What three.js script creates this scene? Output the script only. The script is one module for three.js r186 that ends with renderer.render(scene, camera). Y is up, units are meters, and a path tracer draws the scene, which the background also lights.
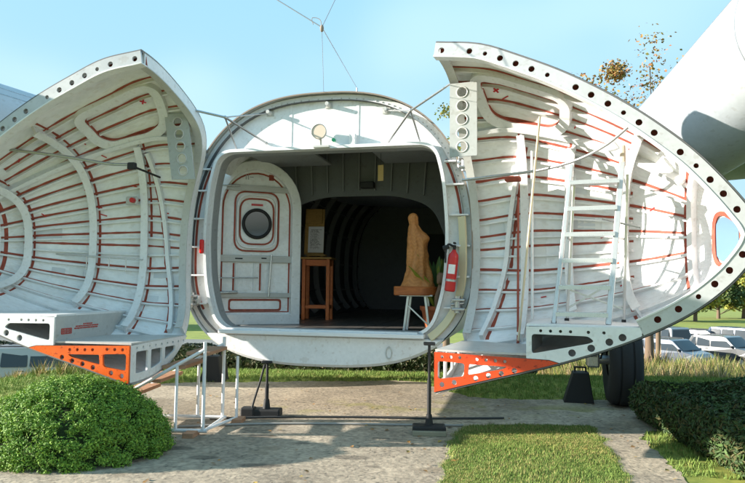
import * as THREE from 'three';
import { RoundedBoxGeometry } from 'three/addons/geometries/RoundedBoxGeometry.js';
import { mergeGeometries } from 'three/addons/utils/BufferGeometryUtils.js';

// small numeric helpers
function rngOf(seed) { let a = seed >>> 0; return () => { a |= 0; a = (a + 0x6D2B79F5) | 0; let t = Math.imul(a ^ (a >>> 15), 1 | a); t = (t + Math.imul(t ^ (t >>> 7), 61 | t)) ^ t; return ((t ^ (t >>> 14)) >>> 0) / 4294967296; }; }
const lerp = (a, b, t) => a + (b - a) * t;
const clamp = (x, a = 0, b = 1) => Math.min(b, Math.max(a, x));
const sstep = (a, b, x) => { const t = clamp((x - a) / (b - a)); return t * t * (3 - 2 * t); };
function lattice(seed, n) { const r = rngOf(seed), a = new Float32Array(n * n); for (let i = 0; i < n * n; i++) a[i] = r(); return a; }
const LAT = lattice(7, 256);
function vnoise(x, y, per = 256) {              // value noise, repeats every `per` cells
  const xi = Math.floor(x), yi = Math.floor(y), fx = x - xi, fy = y - yi;
  const w = (n) => ((n % per) + per) % per;
  const sx = fx * fx * (3 - 2 * fx), sy = fy * fy * (3 - 2 * fy);
  const L = (a, b) => LAT[(w(a) & 255) + (w(b) & 255) * 256];
  return lerp(lerp(L(xi, yi), L(xi + 1, yi), sx), lerp(L(xi, yi + 1), L(xi + 1, yi + 1), sx), sy);
}
function fbm(x, y, oct, per) { let s = 0, a = 0.5, n = 0; for (let o = 0; o < oct; o++) { s += a * vnoise(x, y, per); n += a; a *= 0.5; x *= 2; y *= 2; per *= 2; } return s / n; }

// ------------------------------------------------------------ camera, sky, sun
const scene = new THREE.Scene();
const RAD = Math.PI / 180;
const camera = new THREE.PerspectiveCamera(40.77, 745 / 483, 0.05, 2000);
{
  const yaw = 3.2 * RAD, pitch = 4.0 * RAD;
  camera.position.set(0.9, 1.5, 7.43);
  camera.lookAt(0.9 - Math.sin(yaw) * Math.cos(pitch), 1.5 + Math.sin(pitch), 7.43 - Math.cos(yaw) * Math.cos(pitch));
  camera.rotateZ(0.6 * RAD);
}
const renderer = new THREE.WebGLRenderer({ antialias: true });
renderer.setSize(1024, 664);
renderer.toneMapping = THREE.LinearToneMapping;
renderer.toneMappingExposure = 2.95;
renderer.shadowMap.enabled = true;

const SUN_AZ = 84 * RAD, SUN_EL = 16.5 * RAD;
const sunDir = new THREE.Vector3(-Math.sin(SUN_AZ) * Math.cos(SUN_EL), Math.sin(SUN_EL), Math.cos(SUN_AZ) * Math.cos(SUN_EL));
{
  const W = 256, H = 128, d = new Float32Array(W * H * 4);
  const v = new THREE.Vector3();
  for (let j = 0; j < H; j++) for (let i = 0; i < W; i++) {
    const el = ((j + 0.5) / H - 0.5) * Math.PI, az = ((i + 0.5) / W) * 2 * Math.PI - Math.PI;
    v.set(Math.cos(el) * Math.cos(az), Math.sin(el), Math.cos(el) * Math.sin(az));
    const h = Math.max(0, Math.sin(el)), t = Math.pow(h, 0.55);
    const g = Math.pow(Math.max(0, v.dot(sunDir)), 6) * 0.5;
    const k = (j * W + i) * 4, wisp = sstep(0.5, 0.75, fbm(i * 0.06 + 3, j * 0.16 + 7, 4, 256)) * 0.05;
    d[k] = wisp + 0.245 * (1 - t) + 0.086 * t + g * 0.4;
    d[k + 1] = wisp * 0.8 + 0.325 * (1 - t) + 0.24 * t + g * 0.34;
    d[k + 2] = wisp * 0.4 + 0.365 * (1 - t) + 0.365 * t + g * 0.25;
    d[k + 3] = 1;
  }
  const sky = new THREE.DataTexture(d, W, H, THREE.RGBAFormat, THREE.FloatType);
  sky.mapping = THREE.EquirectangularReflectionMapping;
  sky.magFilter = THREE.LinearFilter; sky.minFilter = THREE.LinearFilter; sky.wrapS = THREE.RepeatWrapping;
  sky.needsUpdate = true;
  scene.background = sky; scene.environment = sky;
}
const sun = new THREE.DirectionalLight(new THREE.Color(1, 0.93, 0.82), 4.5);
sun.position.copy(sunDir).multiplyScalar(60);
sun.castShadow = true;
sun.shadow.mapSize.set(4096, 4096);
Object.assign(sun.shadow.camera, { left: -30, right: 30, top: 30, bottom: -30, near: 1, far: 160 });
scene.add(sun, sun.target);

// ------------------------------------------------------------ helpers
const V3 = (x, y, z) => new THREE.Vector3(x, y, z);
function tex(N, fn, repeat = 1, srgb = true, M = N) {   // fn(s, t) -> [r, g, b] 0..1 (sRGB if srgb)
  const d = new Uint8Array(N * M * 4);
  for (let j = 0; j < M; j++) for (let i = 0; i < N; i++) {
    const c = fn(i / N, j / M), k = (j * N + i) * 4;
    d[k] = clamp(c[0]) * 255; d[k + 1] = clamp(c[1]) * 255; d[k + 2] = clamp(c[2]) * 255; d[k + 3] = 255;
  }
  const t = new THREE.DataTexture(d, N, M); t.wrapS = t.wrapT = THREE.RepeatWrapping; t.repeat.set(repeat, repeat);
  t.magFilter = THREE.LinearFilter; t.minFilter = THREE.LinearMipmapLinearFilter; t.generateMipmaps = true;
  if (srgb) t.colorSpace = THREE.SRGBColorSpace; t.needsUpdate = true; return t;
}
const lin = (r, g, b) => new THREE.Color().setRGB(r, g, b);
function M(color, roughness = 0.6, metalness = 0, extra = {}) {
  return new THREE.MeshStandardMaterial({ color, roughness, metalness, side: THREE.DoubleSide, ...extra });
}
const taken = {};
function numbered(n) { const k = taken[n] || 0; taken[n] = k + 1; return k ? `${n}_${String(k).padStart(3, '0')}` : n; }
function mesh(name, geo, mat, parent) {
  const m = new THREE.Mesh(geo, mat); m.name = name; m.castShadow = m.receiveShadow = true;
  if (parent) parent.add(m); return m;
}
function thing(name, label, category, pos = [0, 0, 0], ry = 0, group) {
  const g = new THREE.Group(); g.name = numbered(name); g.position.set(...pos); g.rotation.y = ry;
  g.userData = { label, category }; if (group) g.userData.group = group; scene.add(g); return g;
}
function single(name, geo, mat, label, category, group) {
  const m = mesh(numbered(name), geo, mat, scene); m.userData = { label, category }; if (group) m.userData.group = group; return m;
}
function structure(name, geo, mat) { const m = mesh(name, geo, mat, scene); m.userData = { kind: 'structure' }; return m; }
function part(name, parent) { const g = new THREE.Group(); g.name = name; parent.add(g); return g; }
function box(w, h, d, x = 0, y = 0, z = 0, r = 0) {
  const g = r ? new RoundedBoxGeometry(w, h, d, 2, Math.min(r, w / 2.01, h / 2.01, d / 2.01)) : new THREE.BoxGeometry(w, h, d); g.translate(x, y, z); return g;
}
function bar(a, b, r0, r1 = r0, seg = 10) {      // round bar from a to b
  a = Array.isArray(a) ? V3(...a) : a; b = Array.isArray(b) ? V3(...b) : b;
  const d = b.clone().sub(a), L = d.length(), g = new THREE.CylinderGeometry(r1, r0, L, seg);
  g.applyQuaternion(new THREE.Quaternion().setFromUnitVectors(V3(0, 1, 0), d.normalize()));
  g.translate((a.x + b.x) / 2, (a.y + b.y) / 2, (a.z + b.z) / 2); return g;
}
function beam(a, b, w, h, up = V3(0, 1, 0)) {    // rectangular beam from a to b
  a = Array.isArray(a) ? V3(...a) : a; b = Array.isArray(b) ? V3(...b) : b;
  const d = b.clone().sub(a), L = d.length(); d.normalize();
  const x = V3().crossVectors(d, up); if (x.length() < 1e-3) x.set(1, 0, 0); x.normalize(); const y = V3().crossVectors(x, d);
  const g = new RoundedBoxGeometry(w, h, L, 1, Math.min(w, h) * 0.15);
  g.applyMatrix4(new THREE.Matrix4().makeBasis(x, y, d.clone().negate()));
  g.translate((a.x + b.x) / 2, (a.y + b.y) / 2, (a.z + b.z) / 2); return g;
}
function tube(pts, r, seg = 40, rad = 8, closed = false) {
  return new THREE.TubeGeometry(new THREE.CatmullRomCurve3(pts.map(p => Array.isArray(p) ? V3(...p) : p), closed), seg, r, rad, closed);
}
const merge = (l) => mergeGeometries(l.map(g => { const n = g.index ? g.toNonIndexed() : g; for (const k of Object.keys(n.attributes)) if (!['position', 'normal', 'uv', 'color'].includes(k)) n.deleteAttribute(k); return n; }), false);
function grid(nu, nv, fn, uvs = [1, 1]) {        // fn(a, b) a,b in 0..1 -> Vector3
  const p = [], uv = [], ix = [];
  for (let j = 0; j <= nv; j++) for (let i = 0; i <= nu; i++) { const q = fn(i / nu, j / nv); p.push(q.x, q.y, q.z); uv.push(i / nu * uvs[0], j / nv * uvs[1]); }
  for (let j = 0; j < nv; j++) for (let i = 0; i < nu; i++) { const a = j * (nu + 1) + i, b = a + 1, c = a + nu + 1, e = c + 1; ix.push(a, b, e, a, e, c); }
  const g = new THREE.BufferGeometry(); g.setAttribute('position', new THREE.Float32BufferAttribute(p, 3)); g.setAttribute('uv', new THREE.Float32BufferAttribute(uv, 2)); g.setIndex(ix); g.computeVertexNormals(); return g;
}
// a strip of rectangular section: along pts, standing on the surface whose normals are nrm
function strip(pts, nrm, w, h, base = 0, closed = false) {
  const n = pts.length, c = [];
  for (let i = 0; i < n; i++) {
    const a = pts[closed ? (i - 1 + n) % n : Math.max(0, i - 1)], b = pts[closed ? (i + 1) % n : Math.min(n - 1, i + 1)];
    const t = b.clone().sub(a).normalize(), s = V3().crossVectors(t, nrm[i]).normalize(), N = nrm[i], P = pts[i];
    const wi = typeof w === 'function' ? w(i) : w, q = (k, hh) => P.clone().addScaledVector(s, k * wi / 2).addScaledVector(N, hh);
    c.push([q(-1, base), q(-1, base + h), q(1, base + h), q(1, base)]);
  }
  const pos = [], uv = [], ix = []; let len = 0; const m = closed ? n : n - 1;
  for (let f = 0; f < 4; f++) {
    const o = pos.length / 3; len = 0;
    for (let i = 0; i <= m; i++) { const a = c[i % n]; if (i) len += pts[i % n].distanceTo(pts[(i - 1) % n]); for (const k of [f, (f + 1) % 4]) { pos.push(a[k].x, a[k].y, a[k].z); uv.push(len, k === f ? 0 : 0.1); } }
    for (let i = 0; i < m; i++) { const a = o + i * 2; ix.push(a, a + 1, a + 3, a, a + 3, a + 2); }
  }
  if (!closed) for (const i of [0, n - 1]) { const o = pos.length / 3; for (const q of c[i]) { pos.push(q.x, q.y, q.z); uv.push(0, 0); } ix.push(o, o + 1, o + 2, o, o + 2, o + 3); }
  const g = new THREE.BufferGeometry(); g.setAttribute('position', new THREE.Float32BufferAttribute(pos, 3)); g.setAttribute('uv', new THREE.Float32BufferAttribute(uv, 2)); g.setIndex(ix); g.computeVertexNormals(); return g;
}
function poly(pts, holes = []) {                 // 2-D polygon (x, y) with polygon holes
  const s = new THREE.Shape(pts.map(p => new THREE.Vector2(p[0], p[1])));
  for (const h of holes) s.holes.push(new THREE.Path(h.map(p => new THREE.Vector2(p[0], p[1]))));
  return s;
}
const circle = (x, y, r, n = 16) => Array.from({ length: n }, (_, i) => [x + r * Math.cos(i / n * 2 * Math.PI), y + r * Math.sin(i / n * 2 * Math.PI)]);
function rounded(pts, r, n = 4) {                // polygon with rounded corners
  const o = [], L = pts.length;
  for (let i = 0; i < L; i++) {
    const p = pts[i], a = pts[(i + L - 1) % L], b = pts[(i + 1) % L];
    const da = Math.hypot(a[0] - p[0], a[1] - p[1]), db = Math.hypot(b[0] - p[0], b[1] - p[1]), k = Math.min(r, da * 0.45, db * 0.45);
    const A = [p[0] + (a[0] - p[0]) / da * k, p[1] + (a[1] - p[1]) / da * k], B = [p[0] + (b[0] - p[0]) / db * k, p[1] + (b[1] - p[1]) / db * k];
    for (let j = 0; j <= n; j++) { const t = j / n, u = 1 - t; o.push([u * u * A[0] + 2 * u * t * p[0] + t * t * B[0], u * u * A[1] + 2 * u * t * p[1] + t * t * B[1]]); }
  }
  return o;
}
const plate = (shape, depth, bevel = 0) => new THREE.ExtrudeGeometry(shape, { depth, bevelEnabled: bevel > 0, bevelThickness: bevel, bevelSize: bevel, bevelSegments: 1, curveSegments: 12, steps: 1 });

// ------------------------------------------------------------ materials
const grime = tex(512, (s, t) => { const n = fbm(s * 6, t * 6, 5, 6), m = fbm(s * 40 + 9, t * 40, 3, 40), k = 0.91 + 0.06 * n + 0.05 * (m - 0.5), st = sstep(0.66, 0.8, fbm(s * 24 + 3, t * 24 + 5, 3, 24)) * 0.07; return [k - st * 0.7, k - st * 0.85, k - st]; });
const scuffs = tex(512, (s, t) => { const n = fbm(s * 20, t * 20, 4, 20), m = fbm(s * 4, t * 4, 3, 4); const k = 0.45 + 0.3 * n + 0.25 * m; return [k, k, k]; }, 1, false);
const dents = tex(256, (s, t) => { const n = fbm(s * 5, t * 5, 3, 5), k = n * 0.8 + 0.2 * fbm(s * 40, t * 40, 2, 40); return [k, k, k]; }, 1, false);
const worn = tex(512, (s, t) => { const n = fbm(s * 5, t * 5, 4, 5), sc = sstep(0.72, 0.8, fbm(s * 60 + 7, t * 12, 3, 12)), ch = sstep(0.74, 0.8, fbm(s * 30, t * 30, 3, 30)); const k = 0.84 + 0.16 * n - 0.25 * ch; return [k, k + sc * 0.05 - ch * 0.1, k + sc * 0.12 - ch * 0.1]; }, 2);
const P = {
  white: M(lin(0.87, 0.875, 0.88), 0.5, 0, { map: grime, roughnessMap: scuffs, bumpMap: dents, bumpScale: 0.004 }),
  skin: M(lin(0.92, 0.93, 0.94), 0.5, 0, { map: tex(512, (s, t) => { const n = fbm(s * 5, t * 5, 4, 5), m = fbm(s * 30 + 9, t * 30, 3, 30), st = sstep(0.62, 0.76, fbm(s * 16 + 3, t * 30 + 5, 3, 16)) * 0.05, k = 0.9 + 0.09 * n + 0.06 * (m - 0.5); return [k - st * 0.6, k - st * 0.8, k - st]; }, 1), roughnessMap: scuffs, bumpMap: dents, bumpScale: 0.02 }),
  grey: M(lin(0.56, 0.56, 0.54), 0.5, 0, { map: grime, roughnessMap: scuffs }),
  alu: M(lin(0.72, 0.72, 0.71), 0.42, 0.55, { roughnessMap: scuffs, map: grime }),
  steel: M(lin(0.42, 0.42, 0.42), 0.4, 0.7, { roughnessMap: scuffs }),
  primer: M(lin(1, 1, 1), 0.75, 0, { map: tex(256, (s, t) => { const n = fbm(s * 10, t * 10, 4, 10); return [lerp(0.46, 0.72, n), lerp(0.2, 0.36, n), lerp(0.15, 0.28, n)]; }, 2) }),
  orange: M(lin(0.86, 0.13, 0.014), 0.42, 0, { map: worn, roughnessMap: scuffs }),  // orange-red panel paint with its sunlit look put into the colour
  shadedOrange: M(lin(0.82, 0.07, 0.014), 0.42, 0, { map: worn, roughnessMap: scuffs }),  // same paint as orange, shaded look put into a redder colour
  red: M(lin(0.5, 0.014, 0.014), 0.35, 0),
  black: M(lin(0.014, 0.014, 0.015), 0.7),
  rubber: M(lin(0.025, 0.025, 0.027), 0.85, 0, { bumpMap: dents, bumpScale: 0.004 }),
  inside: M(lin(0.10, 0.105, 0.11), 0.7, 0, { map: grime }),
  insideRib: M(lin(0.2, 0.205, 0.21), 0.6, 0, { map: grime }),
  rim: M(lin(0.56, 0.57, 0.58), 0.45, 0.15, { map: grime, roughnessMap: scuffs }),
  darkGrey: M(lin(0.34, 0.35, 0.35), 0.6, 0, { map: grime }),  // plain darker grey for the return of the opening
  gusset: M(lin(0.44, 0.46, 0.45), 0.5, 0, { map: grime, roughnessMap: scuffs }),
  seal: M(lin(0.26, 0.21, 0.17), 0.85),
  cream: M(lin(0.62, 0.55, 0.36), 0.8),
  boom: M(lin(0.48, 0.51, 0.54), 0.55, 0, { map: grime }),
};
const woodTex = (a, b, sx, sy) => tex(256, (s, t) => { const n = fbm(s * sx, t * sy, 4, Math.max(sx, sy)), r = 0.5 + 0.5 * Math.sin((t * 9 + n * 3.5) * 6.28); const k = clamp(0.35 * r + 0.65 * n); return [lerp(a[0], b[0], k), lerp(a[1], b[1], k), lerp(a[2], b[2], k)]; });
P.wood = M(lin(1, 1, 1), 0.55, 0, { map: woodTex([0.56, 0.28, 0.10], [0.76, 0.44, 0.18], 4, 16) });
P.carved = M(lin(1, 1, 1), 0.6, 0, { map: woodTex([0.64, 0.40, 0.20], [0.80, 0.54, 0.29], 16, 2), bumpMap: dents, bumpScale: 0.004 });
P.plank = M(lin(1, 1, 1), 0.8, 0, { map: woodTex([0.56, 0.40, 0.30], [0.76, 0.60, 0.48], 4, 16) });
P.board = M(lin(1, 1, 1), 0.7, 0, { map: woodTex([0.50, 0.38, 0.18], [0.66, 0.52, 0.28], 4, 8) });

// ------------------------------------------------------------ ground
function height(x, z) {
  const back = sstep(-3.5, -11, z) * -1.3 - sstep(-15, -22, z) * 1.7, r = sstep(5.2, 14, x) * -0.1 * sstep(4, -6, z), l = sstep(-4.5, -10, x) * -1.0 * sstep(4, -6, z);
  const far = Math.hypot(x, z); return Math.max(-3.0, back + r + l) + sstep(120, 420, far) * 9 * (0.6 + 0.4 * vnoise(x * 0.01 + 50, z * 0.01 + 50));
}
const grassTex = tex(512, (s, t) => { const n = fbm(s * 8, t * 8, 4, 8), m = fbm(s * 90, t * 90, 2, 90), k = 0.55 * n + 0.45 * m; return [lerp(0.34, 0.68, k), lerp(0.41, 0.67, k), lerp(0.14, 0.30, k)]; });
const grassMat = M(lin(1, 1, 1), 0.95, 0, { map: grassTex });
{
  const xs = [], ax = (n) => { const o = []; for (let i = -n; i <= n; i++) { const t = i / n; o.push(Math.sign(t) * (Math.abs(t) * 22 + Math.pow(Math.abs(t), 5) * 700)); } return o; };
  const X = ax(60), Z = ax(60), p = [], uv = [], ix = [], n = X.length;
  for (const z of Z) for (const x of X) { p.push(x, height(x, z), z); uv.push(x / 4, z / 4); }
  for (let j = 0; j < n - 1; j++) for (let i = 0; i < n - 1; i++) { const a = j * n + i; ix.push(a, a + n, a + n + 1, a, a + n + 1, a + 1); }
  const g = new THREE.BufferGeometry(); g.setAttribute('position', new THREE.Float32BufferAttribute(p, 3)); g.setAttribute('uv', new THREE.Float32BufferAttribute(uv, 2)); g.setIndex(ix); g.computeVertexNormals();
  structure('ground', g, grassMat);
}
// tarmac apron: worn asphalt with moss, oil stains, cracks
function ragged(pts, amp, seed) { const o = []; for (let i = 0; i < pts.length; i++) { const a = pts[i], b = pts[(i + 1) % pts.length], L = Math.hypot(b[0] - a[0], b[1] - a[1]), n = Math.max(1, Math.round(L / 0.07)); for (let k = 0; k < n; k++) { const x = lerp(a[0], b[0], k / n), z = lerp(a[1], b[1], k / n); o.push([x + (fbm(x * 6 + seed, z * 6 + seed, 3, 256) - 0.5) * amp, z + (fbm(x * 6 + seed + 40, z * 6 + seed + 70, 3, 256) - 0.5) * amp]); } } return o; }
const apronPts = [[-3.9, 9], [-3.5, -1.6], [-2.6, -2.5], [1.1, -3.2], [1.75, -1.55], [3.6, -1.65], [6.5, -1.5], [6.5, 0.1], [3.3, 0.25], [3.05, 2.2], [3.3, 9]];
const patchPts = [[1.42, 0.42], [1.72, 0.12], [2.96, 0.02], [2.78, 1.1], [2.62, 2.4], [2.6, 9], [0.7, 9], [1.1, 2.6]];
{
  const A0 = [-4, -4], A1 = [7, 9.2], N = 1024, sx = A1[0] - A0[0], sz = A1[1] - A0[1];
  const stains = [[0.40, 1.62, 0.17, 0.08], [-0.9, 1.75, 0.13, 0.07], [-0.35, 1.95, 0.2, 0.06], [-0.1, 1.15, 0.09, 0.05], [0.62, 1.9, 0.08, 0.04], [-0.55, 0.9, 0.14, 0.06], [-0.72, 0.02, 0.3, 0.1], [-1.3, 1.45, 0.3, 0.09]];
  const cracks = [[-3, -0.2, 6, 0.25], [-2.5, -1.0, 2.4, -1.35], [-1.0, 0.55, 1.6, 0.9]];
  const map = tex(N, (s, t) => {
    const x = A0[0] + s * sx, z = A0[1] + t * sz;
    const n = fbm(x * 1.3 + 20, z * 1.3 + 20, 4, 256), f = fbm(x * 30 + 5, z * 30 + 5, 2, 1024), m = fbm(x * 3 + 90, z * 3 + 40, 3, 256);
    let k = 0.585 + 0.17 * (n - 0.5) + 0.22 * (f - 0.5) + 0.1 * (m - 0.5);
    let c = [k * 1.07, k * 0.98, k * 0.855];
    const moss = sstep(0.52, 0.68, m) * Math.exp(-Math.pow((z + 0.75 + 0.2 * Math.sin(x)) / 0.35, 2)) * sstep(-1.2, 0, x) * 0.75;
    c = [lerp(c[0], 0.54, moss), lerp(c[1], 0.52, moss), lerp(c[2], 0.32, moss)];
    for (const [a, b, rx, rz] of stains) { const d = Math.hypot((x - a) / rx, (z - b) / rz) + (m - 0.5) * 0.9; const w = 1 - sstep(0.75, 1.1, d); c = c.map(q => q * (1 - 0.26 * w)); }
    for (const [x1, z1, x2, z2] of cracks) { const L = Math.hypot(x2 - x1, z2 - z1), ex = (x2 - x1) / L, ez = (z2 - z1) / L, al = (x - x1) * ex + (z - z1) * ez, wob = (fbm(al * 1.7 + x1 * 9 + 40, z1 * 5 + 40, 4, 256) - 0.5) * 0.5, d = (x - x1) * -ez + (z - z1) * ex - wob; if (al > 0 && al < L && Math.abs(d) < 0.004 + 0.006 * vnoise(al * 6, 3)) c = c.map(q => q * 0.68); }
    const speck = sstep(0.78, 0.9, vnoise(x * 45, z * 45, 4096)); c = c.map(q => q * (1 - 0.28 * speck)); const soil = sstep(0.6, 0.74, fbm(x * 2.2 + 11, z * 2.2 + 77, 4, 256)) * 0.35; c = [lerp(c[0], 0.44, soil), lerp(c[1], 0.38, soil), lerp(c[2], 0.3, soil)];
    return c;
  });
  map.wrapS = map.wrapT = THREE.ClampToEdgeWrapping;
  const fine = tex(512, (s, t) => { const k = fbm(s * 60, t * 60, 3, 60); return [k, k, k]; }, 8, false);
  const sh = new THREE.ShapeGeometry(poly(ragged(rounded(apronPts, 0.4, 6), 0.22, 30), [ragged(rounded(patchPts, 0.25, 6), 0.16, 60)]));
  const p = sh.attributes.position, uv = sh.attributes.uv;
  for (let i = 0; i < p.count; i++) { const x = p.getX(i), z = p.getY(i); p.setXYZ(i, x, 0.006, z); uv.setXY(i, (x - A0[0]) / sx, (z - A0[1]) / sz); }
  const n = sh.index.array; for (let i = 0; i < n.length; i += 3) { const t = n[i]; n[i] = n[i + 1]; n[i + 1] = t; }
  sh.computeVertexNormals();
  const asphalt = M(lin(0.95, 0.95, 0.95), 0.92, 0, { map, bumpMap: fine, bumpScale: 0.003 });
  structure('pavement', sh, asphalt);
  // car park and lane below the bank
  const lot = grid(24, 8, (a, b) => { const x = lerp(-40, 60, a), z = lerp(-22, -46, b); return V3(x, height(x, z) + 0.02, z); }, [25, 7]);
  const lotMap = tex(256, (s, t) => { const k = 0.44 + 0.1 * fbm(s * 10, t * 10, 4, 10); return [k, k * 0.98, k * 0.94]; });
  structure('parking_lot', lot, M(lin(0.9, 0.9, 0.9), 0.95, 0, { map: lotMap }));
}

// ------------------------------------------------------------ the aircraft (body frame: +z aft, origin at the tail opening)
const PHI = 10 * RAD;
const plane = thing('cargo_aircraft', 'white twin boom cargo aircraft with its rear clamshell doors swung open', 'aircraft', [-0.1, 0, 0], -PHI);
plane.updateMatrixWorld(true);
const toBody = plane.matrixWorld.clone().invert();
const wl = (x, y, z) => V3(x, y, z).applyMatrix4(toBody);      // world -> body

// fuselage section
const HW = 1.73, YC = 1.86, YT = 3.76, YB = 0.6;
function secPt(th, off = 0, z = 0, k = 1) {      // th 0 = top, clockwise seen from behind (towards +x)
  const s = Math.sin(th), c = Math.cos(th), up = c >= 0, n = up ? 2.55 : 2.8;
  const a = HW - off, b = (up ? YT - YC : YC - YB) - off;
  return V3(k * a * Math.sign(s) * Math.pow(Math.abs(s), 2 / n), YC + k * b * Math.sign(c) * Math.pow(Math.abs(c), 2 / n), z);
}
const inwardAt = (p) => V3(-p.x * 0.9, YC - p.y, 0).normalize();
const openPoly = rounded([[-1.24, 0.99], [1.24, 0.99], [1.40, 1.5], [1.435, 2.1], [1.39, 2.7], [1.29, 3.09], [-1.29, 3.09], [-1.39, 2.7], [-1.435, 2.1], [-1.40, 1.5]], 0.26, 8);
const openSmooth = openPoly.map(p => V3(p[0], p[1], 0));
{
  const fus = part('fuselage', plane);
  const TN = 96;
  // skins; the left side has the paratroop doorway (z -0.3 .. -1.2)
  const doorHole = (th, z, big = false) => { const p = secPt(th); return p.x < -0.9 && p.y > (big ? 0.8 : 1.0) && p.y < (big ? 3.5 : 2.95) && z < -0.28 && z > (big ? -2 : -1.22); };
  const zs = [0.03, -0.28, -0.6, -0.9, -1.22, -2, -3, -4, -5, -6, -7, -8, -8.4, -9, -9.6, -10.1, -10.5, -10.8, -11, -11.05];
  const taper = (z) => z > -8 ? 1 : Math.sqrt(Math.max(0, 1 - Math.pow((-8 - z) / 3.06, 2)));
  const shell = (off, zmin) => {
    const pos = [], uv = [], ix = [], Z = zs.filter(z => z >= zmin);
    Z.forEach(z => { for (let i = 0; i <= TN; i++) { const p = secPt(i / TN * 2 * Math.PI, off, z, taper(z)); pos.push(p.x, p.y, p.z); uv.push(i / TN * 5, z / 2); } });
    for (let j = 0; j < Z.length - 1; j++) for (let i = 0; i < TN; i++) {
      if (doorHole((i + 0.5) / TN * 2 * Math.PI, (Z[j] + Z[j + 1]) / 2, off > 0)) continue;
      const a = j * (TN + 1) + i, b = a + 1, c = a + TN + 1, d = c + 1; ix.push(a, c, d, a, d, b);
    }
    const g = new THREE.BufferGeometry(); g.setAttribute('position', new THREE.Float32BufferAttribute(pos, 3)); g.setAttribute('uv', new THREE.Float32BufferAttribute(uv, 2)); g.setIndex(ix); g.computeVertexNormals(); return g;
  };
  mesh('outer_skin', shell(0, -13), P.white, fus);
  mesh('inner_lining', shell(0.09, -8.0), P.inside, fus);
  // doorway reveal
  for (const z of [-0.28, -1.22]) { const a = [], b = []; for (let i = 0; i <= TN; i++) { const th = i / TN * 2 * Math.PI; if (doorHole(th, -0.6)) { a.push(secPt(th, 0.045, z)); b.push(V3(0, 0, z > -0.5 ? -1 : 1)); } } mesh('doorway_jamb', strip(a, b, 0.11, 0.03, -0.015), P.white, fus); }
  // end bulkhead with the cargo opening
  const outer = Array.from({ length: 120 }, (_, i) => { const p = secPt(i / 120 * 2 * Math.PI, 0.012); return [p.x, p.y]; });
  const bh = plate(poly(outer, [openSmooth.map(p => [p.x, p.y])]), 0.03); bh.translate(0, 0, -0.07);
  mesh('bulkhead', bh, P.white, fus);
  const ring = Array.from({ length: 91 }, (_, i) => secPt(lerp(-1.75, 1.75, i / 90), 0.006, 0.0));
  mesh('edge_seal', strip(ring, ring.map(() => V3(0, 0, 1)), 0.016, 0.018, 0.028), P.seal, fus);
  // raised coaming round the opening
  const co = openSmooth.map(p => V3(p.x, p.y, 0)), cn = co.map(() => V3(0, 0, 1));
  const cut = co.findIndex(p => p.x > 1.15 && p.y > 0.99 + 1e-4), arcPts = [...co.slice(cut), ...co.slice(0, cut)].filter(p => p.y > 1.0), an = arcPts.map(() => V3(0, 0, 1));
  mesh('coaming', strip(arcPts.map(p => p.clone().addScaledVector(inwardAt(p), -0.022)), an, 0.036, 0.10, -0.04), P.white, fus);
  mesh('coaming_return', strip(arcPts.map(p => p.clone().addScaledVector(inwardAt(p), -0.008)), an, 0.016, 0.16, -0.23), P.darkGrey, fus);
  // small ribs and primer bands in the side channels
  for (const s of [-1, 1]) {
    for (const y of [1.28, 1.62, 1.96, 2.3, 2.64, 2.9]) {
      const e = 1.47 + (y < 1.5 ? -0.06 : y > 2.6 ? -0.06 : 0); let o = 0; for (let i = 0; i < 200; i++) { const p = secPt(i / 200 * Math.PI, 0.03); if (Math.abs(p.y - y) < 0.03) o = p.x; }
      if (o > e + 0.05) mesh('channel_rib', box(o - e, 0.018, 0.075, s * (o + e) / 2, y, -0.003), P.white, fus);
    }
    const pts = []; for (let i = 26; i <= 52; i++) { const p = secPt(i / 80 * Math.PI, 0.12, -0.04); pts.push(V3(s * p.x, p.y, -0.04)); }
    mesh('primer_band', strip(pts, pts.map(() => V3(0, 0, 1)), 0.028, 0.004, 0.001), P.primer, fus);
  }
  // cream rubber door seal, right side
  { const sp = []; for (let i = 36; i <= 60; i++) { const p = secPt(i / 80 * Math.PI, 0.1, 0); sp.push(V3(p.x, p.y, 0.02)); } mesh('door_seal', strip(sp, sp.map(p => V3(-0.5, 0, 0.86)), 0.085, 0.03, 0), P.cream, fus); }
  { const lo = []; for (let i = 0; i <= 60; i++) { const p = secPt(lerp(1.9, 2 * Math.PI - 1.9, i / 60), 0.02); if (p.y < 0.945) lo.push([p.x, p.y]); }
    const g = plate(poly(lo), 0.05, 0.03); g.translate(0, 0, -0.035); mesh('lower_fairing', g, P.white, fus); }
  // sill: floor lip
  mesh('sill', box(2.42, 0.05, 0.2, 0, 0.965, 0.03, 0.012), P.white, fus);
  { const o = plate(poly(circle(0, 0, 0.06, 24).map(p => [p[0] * 0.62, p[1] * 1.2]), [circle(0, 0, 0.045, 24).map(p => [p[0] * 0.6, p[1] * 1.2])]), 0.012); o.translate(0.81, 0.775, 0.044); mesh('drain_cover', o, P.grey, fus); }
  // floor planks
  const floorMat = M(lin(0.16, 0.15, 0.14), 0.45, 0.2, { map: grime, roughnessMap: scuffs });
  for (let i = 0; i < 10; i++) { const w = 0.262; mesh('floor_plank', box(w - 0.008, 0.03, 7.9, -1.18 + i * w, 0.965 + (i % 3) * 0.001, -4.03, 0.006), floorMat, fus); }
  // ceiling panels either side of the roof hatch
  for (const [x0, x1] of [[-1.22, -0.33], [0.42, 1.3]]) { mesh('ceiling_panel', box(x1 - x0, 0.03, 1.35, (x0 + x1) / 2, 3.2, -0.78, 0.01), M(lin(0.28, 0.29, 0.29), 0.6, 0, { map: grime }), fus); }
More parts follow.
